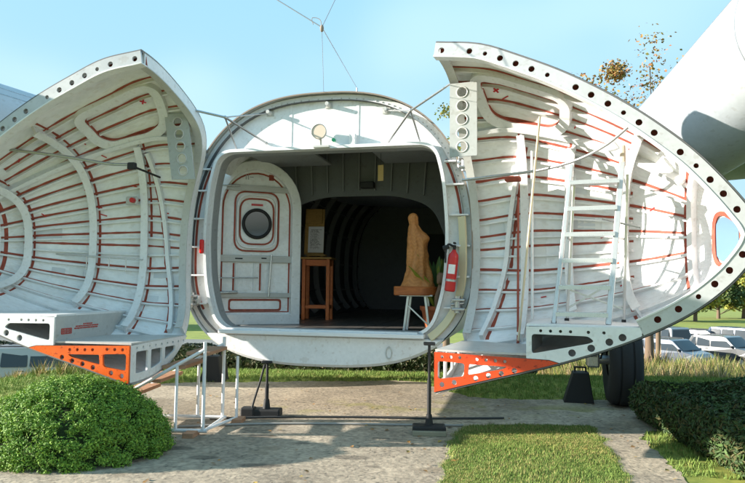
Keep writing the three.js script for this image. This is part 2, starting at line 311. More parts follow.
  // transverse arch
  const aHole = rounded([[-1.28, 0.9], [-1.33, 1.9], [-1.05, 2.62], [-0.55, 2.78], [0.55, 2.78], [1.05, 2.62], [1.33, 1.9], [1.28, 0.9]], 0.5, 8);
  const aOut = Array.from({ length: 100 }, (_, i) => { const p = secPt(i / 100 * 2 * Math.PI, 0.1); return [p.x, Math.max(p.y, 0.75)]; });
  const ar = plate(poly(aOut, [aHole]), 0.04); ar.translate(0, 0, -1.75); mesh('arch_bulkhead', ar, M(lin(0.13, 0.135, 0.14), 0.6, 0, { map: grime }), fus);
  for (let i = 0; i < 9; i++) { const x = -0.96 + i * 0.24; mesh('arch_stiffener', beam([x * 0.96, 2.86 - 0.1 * x * x, -1.69], [x, 3.46 - 0.12 * x * x, -1.69], 0.02, 0.03, V3(0, 0, 1)), P.insideRib, fus); }
  mesh('speaker_box', box(0.2, 0.09, 0.12, 0.14, 2.92, -1.62, 0.02), P.black, fus);
  // ring frames and stringers along the hold
  for (let k = 0; k < 8; k++) {
    const z = -2.5 - k * 0.72, pts = [], nn = []; for (let i = 0; i <= 60; i++) { const th = lerp(-2.25, 2.25, i / 60), p = secPt(th, 0.092, z); pts.push(p); nn.push(inwardAt(p)); }
    mesh('ring_frame', strip(pts, nn, 0.05, 0.1), P.insideRib, fus);
  }
  for (let k = 0; k < 16; k++) { const th = lerp(-2.1, 2.1, k / 15), a = secPt(th, 0.092, -1.8), b = secPt(th, 0.092, -7.95), n = inwardAt(a); mesh('hold_stringer', strip([a, b], [n, n], 0.025, 0.035), P.insideRib, fus); }
  const fb = plate(poly(Array.from({ length: 80 }, (_, i) => { const p = secPt(i / 80 * 2 * Math.PI, 0.1); return [p.x, p.y]; })), 0.04); fb.translate(0, 0, -8.04);
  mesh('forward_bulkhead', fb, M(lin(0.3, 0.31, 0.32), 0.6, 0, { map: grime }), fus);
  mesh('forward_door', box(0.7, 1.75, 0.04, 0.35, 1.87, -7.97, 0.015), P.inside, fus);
  // fittings on the bulkhead
  mesh('tail_lamp', box(0.05, 0.17, 0.05, -1.47, 1.96, 0.085, 0.02), M(lin(0.65, 0.01, 0.008), 0.2), fus);
  for (const [x, y] of [[-0.68, 3.56], [0.74, 3.52], [0.05, 3.62]]) { const g = merge([bar([x, y, -0.04], [x, y, 0.06], 0.03, 0.022, 12), box(0.09, 0.07, 0.012, x, y, -0.034)]); mesh('bracket', g, P.grey, fus); }
  for (const [x, y] of [[-1.52, 3.09], [-1.56, 1.32], [1.62, 2.86], [1.55, 1.32]]) {
    const s = Math.sign(x);
    const g = merge([box(0.12, 0.11, 0.09, x, y, 0.03, 0.02), bar([x + s * 0.02, y - 0.09, 0.1], [x + s * 0.02, y + 0.09, 0.1], 0.035, 0.035, 14), box(0.14, 0.03, 0.15, x + s * 0.03, y + 0.05, 0.08, 0.01), box(0.14, 0.03, 0.15, x + s * 0.03, y - 0.05, 0.08, 0.01), bar([x - s * 0.05, y, 0.1], [x + s * 0.09, y + 0.02, 0.11], 0.018, 0.018, 8)]);
    mesh('hinge', g, P.steel, fus);
  }
  // seam lines of the bulkhead sheets (lap joints) and rivets
  for (const x of [-0.42, 0.4]) mesh('lap_joint', box(0.03, 0.52, 0.004, x, 3.42 - 0.02, -0.037), P.white, fus);
  const riv = []; const sph = new THREE.SphereGeometry(0.008, 6, 4);
  for (let i = 0; i < 60; i++) { const p = secPt(lerp(-1.3, 1.3, i / 59), 0.06, -0.038); const g = sph.clone(); g.translate(p.x, p.y, p.z); riv.push(g); }
  const rm = mesh('rivets', merge(riv), P.grey, fus); rm.userData.kind = 'stuff';
}

// ------------------------------------------------------------ clamshell doors
const TOP = [[0, 3.74], [0.41, 3.67], [0.76, 3.52], [1.1, 3.35], [1.42, 3.155], [1.68, 2.97], [1.92, 2.77], [2.13, 2.57], [2.33, 2.33], [2.45, 2.165], [2.53, 2.04], [2.56, 1.93]];
const BOT = [[2.53, 1.82], [2.44, 1.68], [2.33, 1.55], [2.08, 1.34], [1.68, 1.12], [1.12, 0.905], [0.5, 0.725], [0, 0.58]];
const LEN = 2.56, BD = 1.43, snAt = (u) => 2.35 + 0.4 * sstep(0, 0.8, u) - 0.3 * sstep(1.7, 2.5, u);
const outline = new THREE.CatmullRomCurve3([...TOP, ...BOT].map(p => V3(p[0], p[1], 0)), false, 'centripetal').getPoints(240);
const tipI = outline.reduce((b, p, i) => p.x > outline[b].x ? i : b, 0);
const topC = outline.slice(0, tipI + 1), botC = outline.slice(tipI).reverse();
function interp(C, u) { if (u >= C[C.length - 1].x) return C[C.length - 1].y; let i = 0; while (i < C.length - 2 && C[i + 1].x < u) i++; const a = C[i], b = C[i + 1]; return lerp(a.y, b.y, clamp((u - a.x) / (b.x - a.x || 1))); }
const yTop = (u) => interp(topC, u), yBot = (u) => interp(botC, u);
const ycAt = (u) => lerp(1.87, 1.93, u / LEN), bAt = (u) => BD * Math.sqrt(Math.max(0, 1 - Math.pow(Math.max(0, u) / LEN, 2.2)));
function shellPt(u, th, s, off = 0) {
  const c = Math.cos(th), si = Math.sin(th), yc = ycAt(u), SN = snAt(u), b = c >= 0 ? yTop(u) - yc : yc - yBot(u);
  const v = bAt(u) * Math.pow(Math.abs(si), 2 / SN) + off, y = yc + b * Math.sign(c) * Math.pow(Math.abs(c), 2 / SN);
  return V3(s * u, y, -v);
}
function shellN(u, th, s) {                       // inward normal
  const e = 0.01, ua = Math.max(0, u - e), u1 = Math.max(ua + e, Math.min(LEN - 0.001, u + e));
  const a = shellPt(u1, th, s).sub(shellPt(ua, th, s)), b = shellPt(u, Math.min(Math.PI - 1e-3, th + e), s).sub(shellPt(u, Math.max(1e-3, th - e), s));
  const n = a.cross(b).normalize(), q = V3(s * Math.min(u, 1.4), ycAt(u), 0).sub(shellPt(u, th, s)); if (n.dot(q) < 0) n.negate(); return n;
}
function thAtY(u, y) { const yc = ycAt(u), SN = snAt(u), b = y >= yc ? yTop(u) - yc : yc - yBot(u); return Math.acos(clamp(Math.sign(y - yc) * Math.pow(Math.min(1, Math.abs(y - yc) / b), SN / 2), -1, 1)); }
function vAtY(u, y) { return -shellPt(u, thAtY(u, y), 1).z; }

function cargoDoor(s, corner, ang, frames, plateV, trim, label) {
  const u0 = (th) => trim * Math.pow(Math.sin(th), 6) - (s < 0 ? 0.17 : 0.04) * Math.exp(-Math.pow((th - 0.85) / 0.36, 2));   // the front edge flares at the shoulder and is cut back at the hinge
  const door = part('cargo_door', plane); door.userData.label = label;
  const a = ang * RAD, Uw = V3(s * Math.cos(a), 0, Math.sin(a)), Vw = V3(s * Math.sin(a), 0, -Math.cos(a));
  const w = new THREE.Matrix4().makeBasis(Uw.clone().multiplyScalar(s), V3(0, 1, 0), Vw.clone().negate()).setPosition(...corner);
  const m = toBody.clone().multiply(w); m.decompose(door.position, door.quaternion, door.scale);
  const tau = (k) => LEN * 0.9995 * Math.sin(k * Math.PI / 2);
  // skin, inside and outside
  mesh('inner_skin', grid(40, 60, (i, j) => { const th = lerp(0.0, Math.PI, j); return shellPt(lerp(u0(th), LEN, tau(i) / LEN), th, s); }, [2.6, 4.5]), P.skin, door);
  mesh('outer_skin', grid(40, 60, (i, j) => { const th = lerp(0.0, Math.PI, j), u = lerp(u0(th), LEN, tau(i) / LEN), p = shellPt(u, th, s), n = shellN(u, clamp(th, 0.02, 3.12), s); p.addScaledVector(n, -0.022); p.z = Math.min(p.z, 0.0); return p; }, [2.6, 4.5]), P.white, door);
  // rim plate round the parting face with lightening holes
  const endU = 1.70, RW = 0.125, path = outline.filter((p, i) => i <= tipI || p.x > endU);
  const tan = (i) => path[Math.min(path.length - 1, i + 1)].clone().sub(path[Math.max(0, i - 1)]).normalize();
  const innerP = path.map((p, i) => { const t = tan(i); return V3(p.x + t.y * RW, p.y - t.x * RW, 0); });
  const midP = path.map((p, i) => { const t = tan(i); return V3(p.x + t.y * RW * 0.55, p.y - t.x * RW * 0.55, 0); });
  const holes = []; let acc = 0.1, next = 0.16, cnt = 0;
  for (let i = 1; i < path.length - 4; i++) { acc += midP[i].distanceTo(midP[i - 1]); if (acc > next) { cnt++; holes.push(circle(s * midP[i].x, midP[i].y, cnt % 4 === 3 ? 0.02 : 0.027)); next = acc + (cnt % 6 === 1 ? 0.24 : 0.142); } }
  const rp = plate(poly([...path.map(p => [s * p.x, p.y]), ...innerP.slice().reverse().map(p => [s * p.x, p.y])], holes), 0.022);
  mesh('rim_plate', rp, P.rim, door);
  { const bp = plate(poly([...path.map((p, i) => { const t = tan(i); return [s * (p.x + t.y * 0.02), p.y - t.x * 0.02]; }), ...innerP.slice().reverse().map(p => [s * p.x, p.y])]), 0.01); bp.translate(0, 0, -0.085); mesh('rim_back', bp, P.primer, door); }
  mesh('rim_flange', strip(innerP.map(p => V3(s * p.x, p.y, 0)), innerP.map(() => V3(0, 0, -1)), 0.012, 0.11, -0.03), P.white, door);
  mesh('edge_seal', strip(outline.map(p => V3(s * p.x, p.y, 0)), outline.map(() => V3(0, 0, -1)), 0.03, 0.05, -0.016), M(lin(0.12, 0.12, 0.12), 0.7), door);
  // coloured panel: one orange-red paint, sunlit left and shaded right hues in the colour
  const X = (l) => l.map(p => [s * p[0], p[1]]);
  const lowEdge = (u0, u1) => { const o = []; for (let i = 0; i <= 12; i++) { const u = lerp(u0, u1, i / 12); o.push([u, yBot(u)]); } return o; };
  const rh = [rounded([[0.03, 0.855], [0.275, 0.845], [0.265, 0.73], [0.03, 0.695]], 0.03), rounded([[0.31, 0.84], [0.64, 0.835], [0.60, 0.81], [0.30, 0.745]], 0.015),
    ...[[0.07, 0.892], [0.15, 0.892], [0.23, 0.892], [0.38, 0.884], [0.46, 0.882], [0.54, 0.88], [0.62, 0.878]].map(q => circle(q[0], q[1], 0.015)),
    ...[[0.07, 0.65], [0.18, 0.675], [0.37, 0.72], [0.48, 0.75], [0.59, 0.775], [0.70, 0.805]].map(q => circle(q[0], q[1], 0.023))];
  const rg = plate(poly(X([[0, 0.93], [0.98, 0.905], ...lowEdge(1.06, 0)]), rh.map(X)), 0.025); rg.translate(0, 0, 0.0);
  const cp = mesh('painted_panel', rg, s > 0 ? P.shadedOrange : P.orange, door); cp.userData.label = s > 0 ? 'orange red lower truss panel of the right door, its colour reddened as in shade' : 'orange red lower truss panel of the left door, its colour brightened as in sun';
  // box girder face above it
  const tg = [rounded([[0.845, 1.12], [1.30, 1.115], [1.345, 1.075], [1.30, 1.055], [0.845, 0.955]], 0.03), ...[0.92, 1.0, 1.08, 1.16, 1.3, 1.42].map((u, i) => circle(u, 1.148, 0.013)), ...[[1.17, 0.975], [1.32, 1.02], [1.46, 1.075], [1.56, 1.115]].map(q => circle(q[0], q[1], 0.03))];
  const gg = plate(poly(X([[0.80, 1.18], [1.705, 1.20], [1.705, 1.135], ...lowEdge(1.695, 1.07), [0.985, 0.91], [0.80, 0.915]]), tg.map(X)), 0.022);
  mesh('girder_face', gg, P.white, door);
  // floor and girder box
  const flat = (u0, u1, y, name, mat) => {
    const o = [[u0, 0.005]]; for (let i = 0; i <= 16; i++) { const u = lerp(u0, u1, i / 16); o.push([u, Math.max(0.01, vAtY(u, y) - 0.01)]); } o.push([u1, 0.005]);
    const g = plate(poly(X(o)), 0.018); g.rotateX(-Math.PI / 2); g.translate(0, y, 0); return mesh(name, g, mat, door);
  };
  flat(0.0, 0.80, 0.935, 'floor_panel', P.grey); flat(0.80, 1.72, 1.185, 'girder_top', P.white);
  { // girder side, facing the hinge end
    const o = [[0, 0.95], [0, 1.185]]; const v1 = vAtY(0.8, 1.17) - 0.01, v0 = vAtY(0.8, 0.96) - 0.01; o.push([v1, 1.185], [v0, 0.95]);
    const g = plate(poly(o), 0.02); g.rotateY(Math.PI / 2); g.translate(s > 0 ? 0.80 : -0.82, 0, 0);
    mesh('girder_side', g, P.grey, door);
    if (s < 0) { // red stamps on the side of the girder
      const red = M(lin(0.5, 0.05, 0.035), 0.7), lines = [], rr = rngOf(5);
      const put = (v, y, w, h, l) => l.push(box(0.004, h, w, -0.797, y, -v));
      for (const [y, v0, v1] of [[1.075, 0.30, 0.66], [1.055, 0.28, 0.64], [1.095, 0.42, 0.56]]) { let v = v0; while (v < v1) { const q = 0.012 + rr() * 0.03; put(v + q / 2, y, q, 0.012, lines); v += q + 0.01; } }
      mesh('stamped_text', merge(lines), red, door);
      const fr = []; put(0.16, 1.062, 0.15, 0.008, fr); put(0.16, 1.012, 0.15, 0.008, fr); put(0.085, 1.037, 0.008, 0.05, fr); put(0.235, 1.037, 0.008, 0.05, fr);
      for (const v of [0.115, 0.16, 0.205]) { put(v - 0.012, 1.037, 0.007, 0.034, fr); put(v + 0.012, 1.037, 0.007, 0.034, fr); put(v, 1.052, 0.028, 0.006, fr); put(v, 1.037, 0.02, 0.006, fr); put(v, 1.022, 0.028, 0.006, fr); }
      mesh('stamp', merge(fr), red, door);
    }
  }
  // front ring: upper channel and lower web with windows
  const ringTh = []; for (let i = 0; i <= 70; i++) ringTh.push(lerp(0.02, thAtY(0.01, 0.95), i / 70));
  const rpts = ringTh.map(t => shellPt(u0(t) + 0.012, t, s)), rn = ringTh.map(t => { const n = shellN(u0(t) + 0.012, t, s); n.x = 0; return n.normalize(); });
  mesh('front_ring', strip(rpts, rn, 0.03, 0.11), P.white, door);
  mesh('ring_cap', strip(rpts.map(p => p.clone().add(V3(s * 0.028, 0, 0))), rn, 0.085, 0.012, 0.108), P.grey, door);
  { const th0 = thAtY(0.005, 0.945), o = [[0.0, 0.93], [0.0, 0.585]], bot = []; for (let i = 0; i <= 20; i++) { const p = shellPt(0.005, lerp(Math.PI, th0, i / 20), 1); bot.push([-p.z, p.y + 0.004]); } const vE = bot[20][0]; o.push(...bot);
    const wins = []; for (let k = 0; k < 4; k++) { const v0 = 0.09 + k * 0.27, v1 = v0 + 0.21; const low = (v) => { let y = 0.6; for (const b of bot) if (b[0] <= v) y = b[1]; return y + 0.075; }; if (v1 < vE - 0.1 && low(v1) < 0.83) wins.push(rounded([[v0, 0.865], [v1, 0.865], [v1, low(v1)], [v0, low(v0)]], 0.02)); }
    for (let k = 0; k < 9; k++) { const v = 0.1 + k * 0.115; if (v < vE - 0.08) wins.push(circle(v, 0.9, 0.013)); }
    const g = plate(poly(o, wins), 0.02); g.rotateY(Math.PI / 2); g.translate(s > 0 ? -0.004 : -0.016, 0, 0); mesh('lower_web', g, P.white, door); }
  // perforated gusset at the shoulder
  { const sh = s < 0 ? -0.13 : 0, gx = (k) => 0.13 + sh * (0.35 + 0.16 * k), gy = (k) => 3.28 - k * 0.135 + plateV.dy;
    const ph = []; for (let k = 0; k < 5; k++) ph.push(circle(gx(k), gy(k), 0.05, 20));
    const o = []; for (let k = -0.7; k <= 4.71; k += 0.6) o.push([gx(k) + 0.145, gy(k)]); for (let k = 4.7; k >= -0.71; k -= 0.6) o.push([gx(k) - 0.125, gy(k)]);
    const g = plate(poly(X(o), ph.map(X)), 0.018); g.translate(0, 0, -plateV.v); mesh('gusset_plate', g, P.gusset, door);
    for (let k = 0; k < 5; k++) { const t = new THREE.TorusGeometry(0.053, 0.008, 6, 20); t.translate(s * gx(k), gy(k), -plateV.v + 0.018); mesh('hole_flange', t, P.grey, door); } }
  // stringers with bands of primer beside them
  const ths = [], cum = [0]; for (let i = 1; i <= 200; i++) cum.push(cum[i - 1] + shellPt(0.8, lerp(0.3, 2.42, i / 200), s).distanceTo(shellPt(0.8, lerp(0.3, 2.42, (i - 1) / 200), s)));
  for (let k = 0; k < 16; k++) { let i = 0; while (i < 200 && cum[i] < cum[200] * k / 15) i++; ths.push(lerp(0.3, 2.42, i / 200)); }
  for (const [ti, th] of ths.entries()) {
    const A = [], An = [], B = [], Bn = [], uEnd = th < 0.5 ? 1.9 : ti % 2 ? 2.18 : frames[frames.length - 1] + 0.05;
    for (let i = 0; i <= 30; i++) { const u = lerp(u0(th) + 0.03, uEnd, i / 30); A.push(shellPt(u, th, s)); An.push(shellN(u, th, s)); const d = 0.034 / Math.max(0.4, bAt(u)); B.push(shellPt(u, th - d, s)); Bn.push(shellN(u, th - d, s)); }
    mesh('stringer', strip(A, An, 0.02, 0.038), P.white, door);
    { const ph = th * 37 + s * 5; mesh('primer_band', strip(B, Bn, (i) => 0.016 + 0.016 * vnoise(i * 0.9 + ph, ph), 0.003, 0.003), P.primer, door); }
  }
  // frames
  const ribAt = (uf, w, h, t0, t1, mat, name) => { const A = [], N = []; for (let i = 0; i <= 44; i++) { const th = lerp(t0, t1, i / 44), u = typeof uf === 'function' ? uf(th) : uf; A.push(shellPt(u, th, s)); N.push(shellN(u, th, s)); } mesh(name, strip(A, N, mat === P.primer ? (i) => w * (0.6 + 0.8 * vnoise(i * 0.8 + 9, w * 900)) : w, h), mat, door); return [A, N]; };
  for (const u of frames) {
    const yF = u < 0.8 ? 0.96 : 1.21, t1 = thAtY(u, Math.max(yF, yBot(u) + 0.06)), t0 = u < 1.1 ? 0.86 : 0.16;
    const bow = u > 1 ? 0.16 : 0.0, uf = (th) => u + bow * Math.cos(th) ** 2;
    const [A, N] = ribAt(uf, 0.025, 0.095, t0, t1, P.white, 'frame');
    mesh('frame_cap', strip(A, N, 0.082, 0.012, 0.094), P.white, door);
    ribAt((th) => uf(th) - 0.045, 0.024, 0.003, t0, t1, P.primer, 'primer_band');
  }
  // slanting post and its primer
  const slU = (th) => lerp(0.60, 0.2, clamp((th - 0.95) / 1.35));
  { const [A, N] = ribAt(slU, 0.045, 0.07, 0.95, thAtY(0.2, 0.965), P.white, 'slanting_frame'); ribAt((t) => slU(t) + 0.05, 0.03, 0.003, 0.98, thAtY(0.22, 0.965), P.primer, 'primer_band'); }
  // repair patches and stencils
  { const rr = rngOf(s > 0 ? 8 : 9), tones = [M(lin(0.66, 0.68, 0.7), 0.45), M(lin(0.74, 0.74, 0.72), 0.5), M(lin(0.58, 0.6, 0.62), 0.4)];
    for (let k = 0; k < 9; k++) { const u0 = 0.15 + rr() * 1.7, t0 = 0.9 + rr() * 1.2, du = 0.1 + rr() * 0.16, dt = (0.08 + rr() * 0.07) / Math.max(0.6, bAt(u0)); mesh('repair_patch', grid(4, 4, (i, j) => { const u = u0 + du * i, t = t0 + dt * j; return shellPt(u, t, s).addScaledVector(shellN(u, t, s), 0.0045); }), tones[k % 3], door); }
    for (let k = 0; k < 10; k++) { const u = 0.3 + rr() * 1.6, t = 0.4 + rr() * 1.5, p = shellPt(u, t, s), n = shellN(u, t, s), g = box(0.03 + rr() * 0.05, 0.003, 0.012); g.applyQuaternion(new THREE.Quaternion().setFromUnitVectors(V3(0, 1, 0), n)); p.addScaledVector(n, 0.006); g.translate(p.x, p.y, p.z); mesh('stencil_mark', g, P.red, door); } }
  // tip ring and window
  { const loop = (uc, th, du, dth, n = 48) => Array.from({ length: n }, (_, i) => { const t = i / n * 2 * Math.PI, q = (x) => Math.sign(x) * Math.pow(Math.abs(x), 0.7); return [uc + du * q(Math.cos(t)), th + dth * q(Math.sin(t))]; });
    const ribT = (u, w, h, nm, mt) => { const A = [], N = []; for (let i = 0; i <= 40; i++) { const th = lerp(0.35, 2.8, i / 40); A.push(shellPt(u, th, s)); N.push(shellN(u, th, s)); } mesh(nm, strip(A, N, w, h), mt, door); };
    ribT(2.17, 0.05, 0.07, 'tip_frame', P.white); ribT(2.11, 0.04, 0.004, 'primer_band', P.primer);
    const L1 = loop(2.40, Math.PI / 2, 0.085, 0.62);
    const A = L1.map(([u, t]) => shellPt(Math.min(u, 2.54), t, s)), N = L1.map(([u, t]) => shellN(Math.min(u, 2.53), t, s));
    mesh('window_frame', strip(A, N, 0.035, 0.018, 0, true), P.primer, door);
    mesh('tail_window', grid(10, 20, (i, j) => { const u = 2.40 + 0.07 * (i * 2 - 1), t = Math.PI / 2 + 0.55 * (j * 2 - 1) * Math.sqrt(Math.max(0.05, 1 - 0.75 * (i * 2 - 1) ** 2)), p = shellPt(u, t, s); return p.addScaledVector(shellN(u, t, s), 0.01); }), M(lin(0.13, 0.22, 0.32), 0.12), door);
  }
  // roof hatch coaming
  { const c = rounded([[0.2, 0.34], [1.12, 0.30], [1.08, 0.66], [0.95, 0.78], [0.5, 0.82], [0.27, 0.74]], 0.14, 6);
    const dense = []; for (let i = 0; i < c.length; i++) { const p = c[i], q = c[(i + 1) % c.length]; for (let k = 0; k < 4; k++) dense.push([lerp(p[0], q[0], k / 4), lerp(p[1], q[1], k / 4)]); }
    const A = dense.map(([u, t]) => shellPt(u, t, s)), N = dense.map(([u, t]) => shellN(u, t, s));
    mesh('hatch_coaming', strip(A, N, 0.105, 0.065, 0, true), P.white, door);
    const sc = dense.map(([u, t]) => [lerp(0.65, u, 0.91), lerp(0.56, t, 0.86)]);
    mesh('hatch_band', strip(sc.map(([u, t]) => shellPt(u, t, s)), sc.map(([u, t]) => shellN(u, t, s)), 0.035, 0.042, 0, true), P.primer, door);
    for (const [w, h] of [[0.07, 0.018], [0.018, 0.07]]) { const p = shellPt(0.42, 0.47, s), n = shellN(0.42, 0.47, s); const g = box(w, 0.004, h); g.applyQuaternion(new THREE.Quaternion().setFromUnitVectors(V3(0, 1, 0), n)); p.addScaledVector(n, w > 0.05 ? 0.046 : 0.047); g.translate(p.x, p.y, p.z); mesh('red_cross', g, P.red, door); } }
  // shoulder longeron
  { const A = [], N = []; for (let i = 0; i <= 30; i++) { const u = lerp(0.05, 2.1, i / 30), t = lerp(0.86, 0.72, i / 30); A.push(shellPt(u, t, s)); N.push(shellN(u, t, s)); } mesh('longeron', strip(A, N, 0.045, 0.085), P.white, door); }
  return door;
}
const doorR = cargoDoor(1, [1.14, 0, 1.57], 18, [0.62, 1.08, 1.62], { v: 0.5, dy: 0.13 }, 0.05, 'sunlit right clamshell door with an orange red lower panel coloured as in shade');
const doorL = cargoDoor(-1, [-1.68, 0, 1.45], -8, [0.68, 1.27, 1.92], { v: 0.92, dy: 0.0 }, 0.15, 'shaded left clamshell door with an orange red lower panel coloured as in sun');
// conduits, rods and drop tubes on the doors (door frame: x = s*u, z = -v)
mesh('conduit', tube([[0.02, 2.62, -0.95], [0.4, 2.63, -0.85], [0.85, 2.64, -0.7], [1.2, 2.68, -0.5], [1.45, 2.76, -0.32], [1.6, 2.85, -0.2], [1.72, 2.94, -0.1]], 0.014, 60), P.steel, doorR);
mesh('pole', bar([0.86, 3.12, -0.55], [0.62, 1.0, -0.75], 0.011, 0.011), M(lin(0.62, 0.52, 0.36), 0.7), doorR);
mesh('control_rod', bar([0.56, 2.45, -1.18], [0.58, 0.96, -0.98], 0.012, 0.012), P.primer, doorR);
mesh('stay', bar([0.72, 2.9, -1.05], [0.72, 1.2, -1.0], 0.014, 0.014), P.white, doorR);
mesh('junction_box', box(0.16, 0.05, 0.1, 0.52, 2.63, -1.1, 0.015), P.primer, doorR);
mesh('grab_rail', bar([1.72, 2.05, -0.55], [1.4, 2.13, -0.5], 0.009, 0.009), P.steel, doorR);
mesh('conduit', tube([[-1.85, 2.93, -0.35], [-1.2, 2.86, -0.55], [-0.7, 2.78, -0.62], [-0.45, 2.765, -0.62]], 0.017, 50), P.steel, doorL);
mesh('rod_clamp', merge([box(0.09, 0.075, 0.06, -0.44, 2.75, -0.62, 0.015), bar([-0.44, 2.75, -0.62], [-0.42, 2.72, -1.16], 0.012)]), P.black, doorL);
mesh('grab_rail', merge([bar([-1.95, 1.86, -1.1], [-0.62, 1.78, -1.2], 0.01), bar([-1.3, 1.82, -1.15], [-1.3, 1.66, -1.15], 0.007), bar([-1.02, 1.8, -1.16], [-1.02, 1.66, -1.16], 0.007), bar([-0.82, 1.79, -1.18], [-0.82, 1.64, -1.18], 0.007)]), P.alu, doorL);
mesh('lamp_housing', merge([box(0.14, 0.1, 0.06, -0.78, 2.46, -1.2, 0.02)]), P.grey, doorL);
mesh('lamp_lens', bar([-0.74, 2.46, -1.16], [-0.74, 2.46, -1.12], 0.03), P.red, doorL);

// door stays between the doors and the bulkhead
{
  const stay = (pts, r) => { const q = pts.map(p => p.length === 4 ? V3(p[0], p[1], p[2]) : wl(...p)); const l = []; for (let i = 0; i < q.length - 1; i++) l.push(bar(q[i], q[i + 1], r)); for (const k of q) { const s = new THREE.SphereGeometry(r * 1.5, 10, 8); s.translate(k.x, k.y, k.z); l.push(s); } mesh('door_stay', merge(l), P.steel, plane); };
  const bd = (x, y) => [x, y, -0.02, 1];
  const onDoor = (dr, u, th, sd) => { dr.updateMatrix(); const v = shellPt(u, th, sd).applyMatrix4(dr.matrix); return [v.x, v.y, v.z, 1]; };
  stay([onDoor(doorL, 0.02, 0.62, -1), [-1.11, 3.33, 0.55], bd(-0.72, 3.2)], 0.013);
  stay([[-1.11, 3.33, 0.55], bd(-1.1, 3.14)], 0.01); stay([[-1.11, 3.33, 0.55], bd(-0.68, 3.56)], 0.008);
  stay([onDoor(doorR, 0.02, 0.42, 1), [0.91, 3.34, 0.75], bd(0.76, 3.14)], 0.013);
  stay([[0.91, 3.34, 0.75], bd(1.14, 3.12)], 0.01); stay([[0.91, 3.34, 0.75], bd(0.74, 3.52)], 0.008);
}
// crew door, folded inwards beside the left wall
{
  const cd = part('crew_door', plane); cd.userData.label = 'white arched crew door with a round porthole folded inside the hold';
  cd.position.set(-1.3, 0.985, -1.12); cd.rotation.y = 0.62; cd.scale.set(1, 1.02, 1);
  const Wd = 1.2, Hd = 2.17, arch = (w, h, y0) => { const o = [[w / 2, y0], [w / 2, h - w * 0.52]]; for (let i = 1; i < 18; i++) { const t = i / 18 * Math.PI; o.push([w / 2 * Math.cos(t), h - w * 0.52 + w * 0.52 * Math.sin(t)]); } o.push([-w / 2, h - w * 0.52], [-w / 2, y0]); return o; };
  const rim = plate(poly(arch(Wd, Hd, 0), [arch(Wd - 0.22, Hd - 0.11, 0.12)]), 0.1, 0.008); mesh('rim', rim, P.white, cd);
  const pn = plate(poly(arch(Wd - 0.2, Hd - 0.1, 0.1)), 0.03); mesh('panel', pn, P.skin, cd);
  const band = (pts, w, closed = true) => strip(pts.map(p => V3(p[0], p[1], 0.03)), pts.map(() => V3(0, 0, 1)), w, 0.004, 0.002, closed);
  mesh('primer_band', band(arch(Wd - 0.28, Hd - 0.16, 0.16), 0.022), P.primer, cd);
  for (const [k, h, mt] of [[0.30, 0.012, P.primer], [0.265, 0.035, P.white], [0.23, 0.012, P.primer]]) mesh('window_surround', strip(rounded([[-k - 0.0, 1.36 - k * 1.32], [k, 1.36 - k * 1.32], [k, 1.36 + k * 1.32], [-k, 1.36 + k * 1.32]], 0.16, 6).map(p => V3(p[0], p[1], 0.03)), rounded([[-k, 0], [k, 0], [k, 1], [-k, 1]], 0.16, 6).map(() => V3(0, 0, 1)), 0.022, h, 0.001, true), mt, cd);
  const tor = new THREE.TorusGeometry(0.185, 0.022, 10, 36); tor.translate(0, 1.33, 0.05); mesh('porthole_ring', tor, P.black, cd);
  const gl = new THREE.CylinderGeometry(0.18, 0.18, 0.012, 36); gl.rotateX(Math.PI / 2); gl.translate(0, 1.33, 0.042); mesh('porthole_glass', gl, M(lin(0.10, 0.11, 0.12), 0.08), cd);
  for (const [y, h] of [[1.8, 0.075], [0.86, 0.09], [0.38, 0.06]]) mesh('cross_bar', box(Wd - 0.1, h, 0.03, 0, y, 0.06, 0.008), P.grey, cd);
  for (const [x, y, w] of [[-0.24, 0.86, 0.1], [0.1, 0.87, 0.07]]) mesh('slot', box(w, 0.016, 0.006, x, y, 0.077), P.black, cd);
  for (const x of [-0.26, -0.02, 0.1]) mesh('stiffener', box(0.03, 0.36, 0.02, x, 0.62, 0.04), P.white, cd);
  for (const x of [-0.3, 0.06]) mesh('primer_band', box(0.024, 0.36, 0.004, x, 0.62, 0.033), P.primer, cd);
  mesh('lock_bar', bar([0.2, 0.92, 0.09], [0.17, 0.36, 0.09], 0.014), P.alu, cd);
  mesh('handle_rod', bar([-0.62, 0.6, 0.1], [0.02, 0.61, 0.1], 0.009), P.steel, cd);
  mesh('latch_bar', bar([-0.75, 0.4, 0.1], [-0.25, 0.42, 0.1], 0.018), P.steel, cd);
  mesh('latch_bar', bar([-0.75, 1.8, 0.1], [-0.25, 1.82, 0.1], 0.014), P.steel, cd);
  mesh('red_placard', box(0.16, 0.028, 0.004, 0, 1.585, 0.034), P.red, cd);
  mesh('inspection_patch', box(0.07, 0.08, 0.004, 0.19, 1.965, 0.034), P.primer, cd);
  for (const [x, w, h] of [[-0.16, 0.012, 0.07], [-0.13, 0.012, 0.07], [-0.085, 0.05, 0.012]]) mesh('stencil_mark', box(w, h, 0.004, x, 1.955, 0.034), P.steel, cd);
  const bs = plate(poly(rounded([[-0.36, 0.17], [0.36, 0.17], [0.36, 0.33], [-0.36, 0.33]], 0.04), [rounded([[-0.335, 0.195], [0.335, 0.195], [0.335, 0.305], [-0.335, 0.305]], 0.03)]), 0.006); bs.translate(0, 0, 0.03); mesh('primer_frame', bs, P.primer, cd);
}
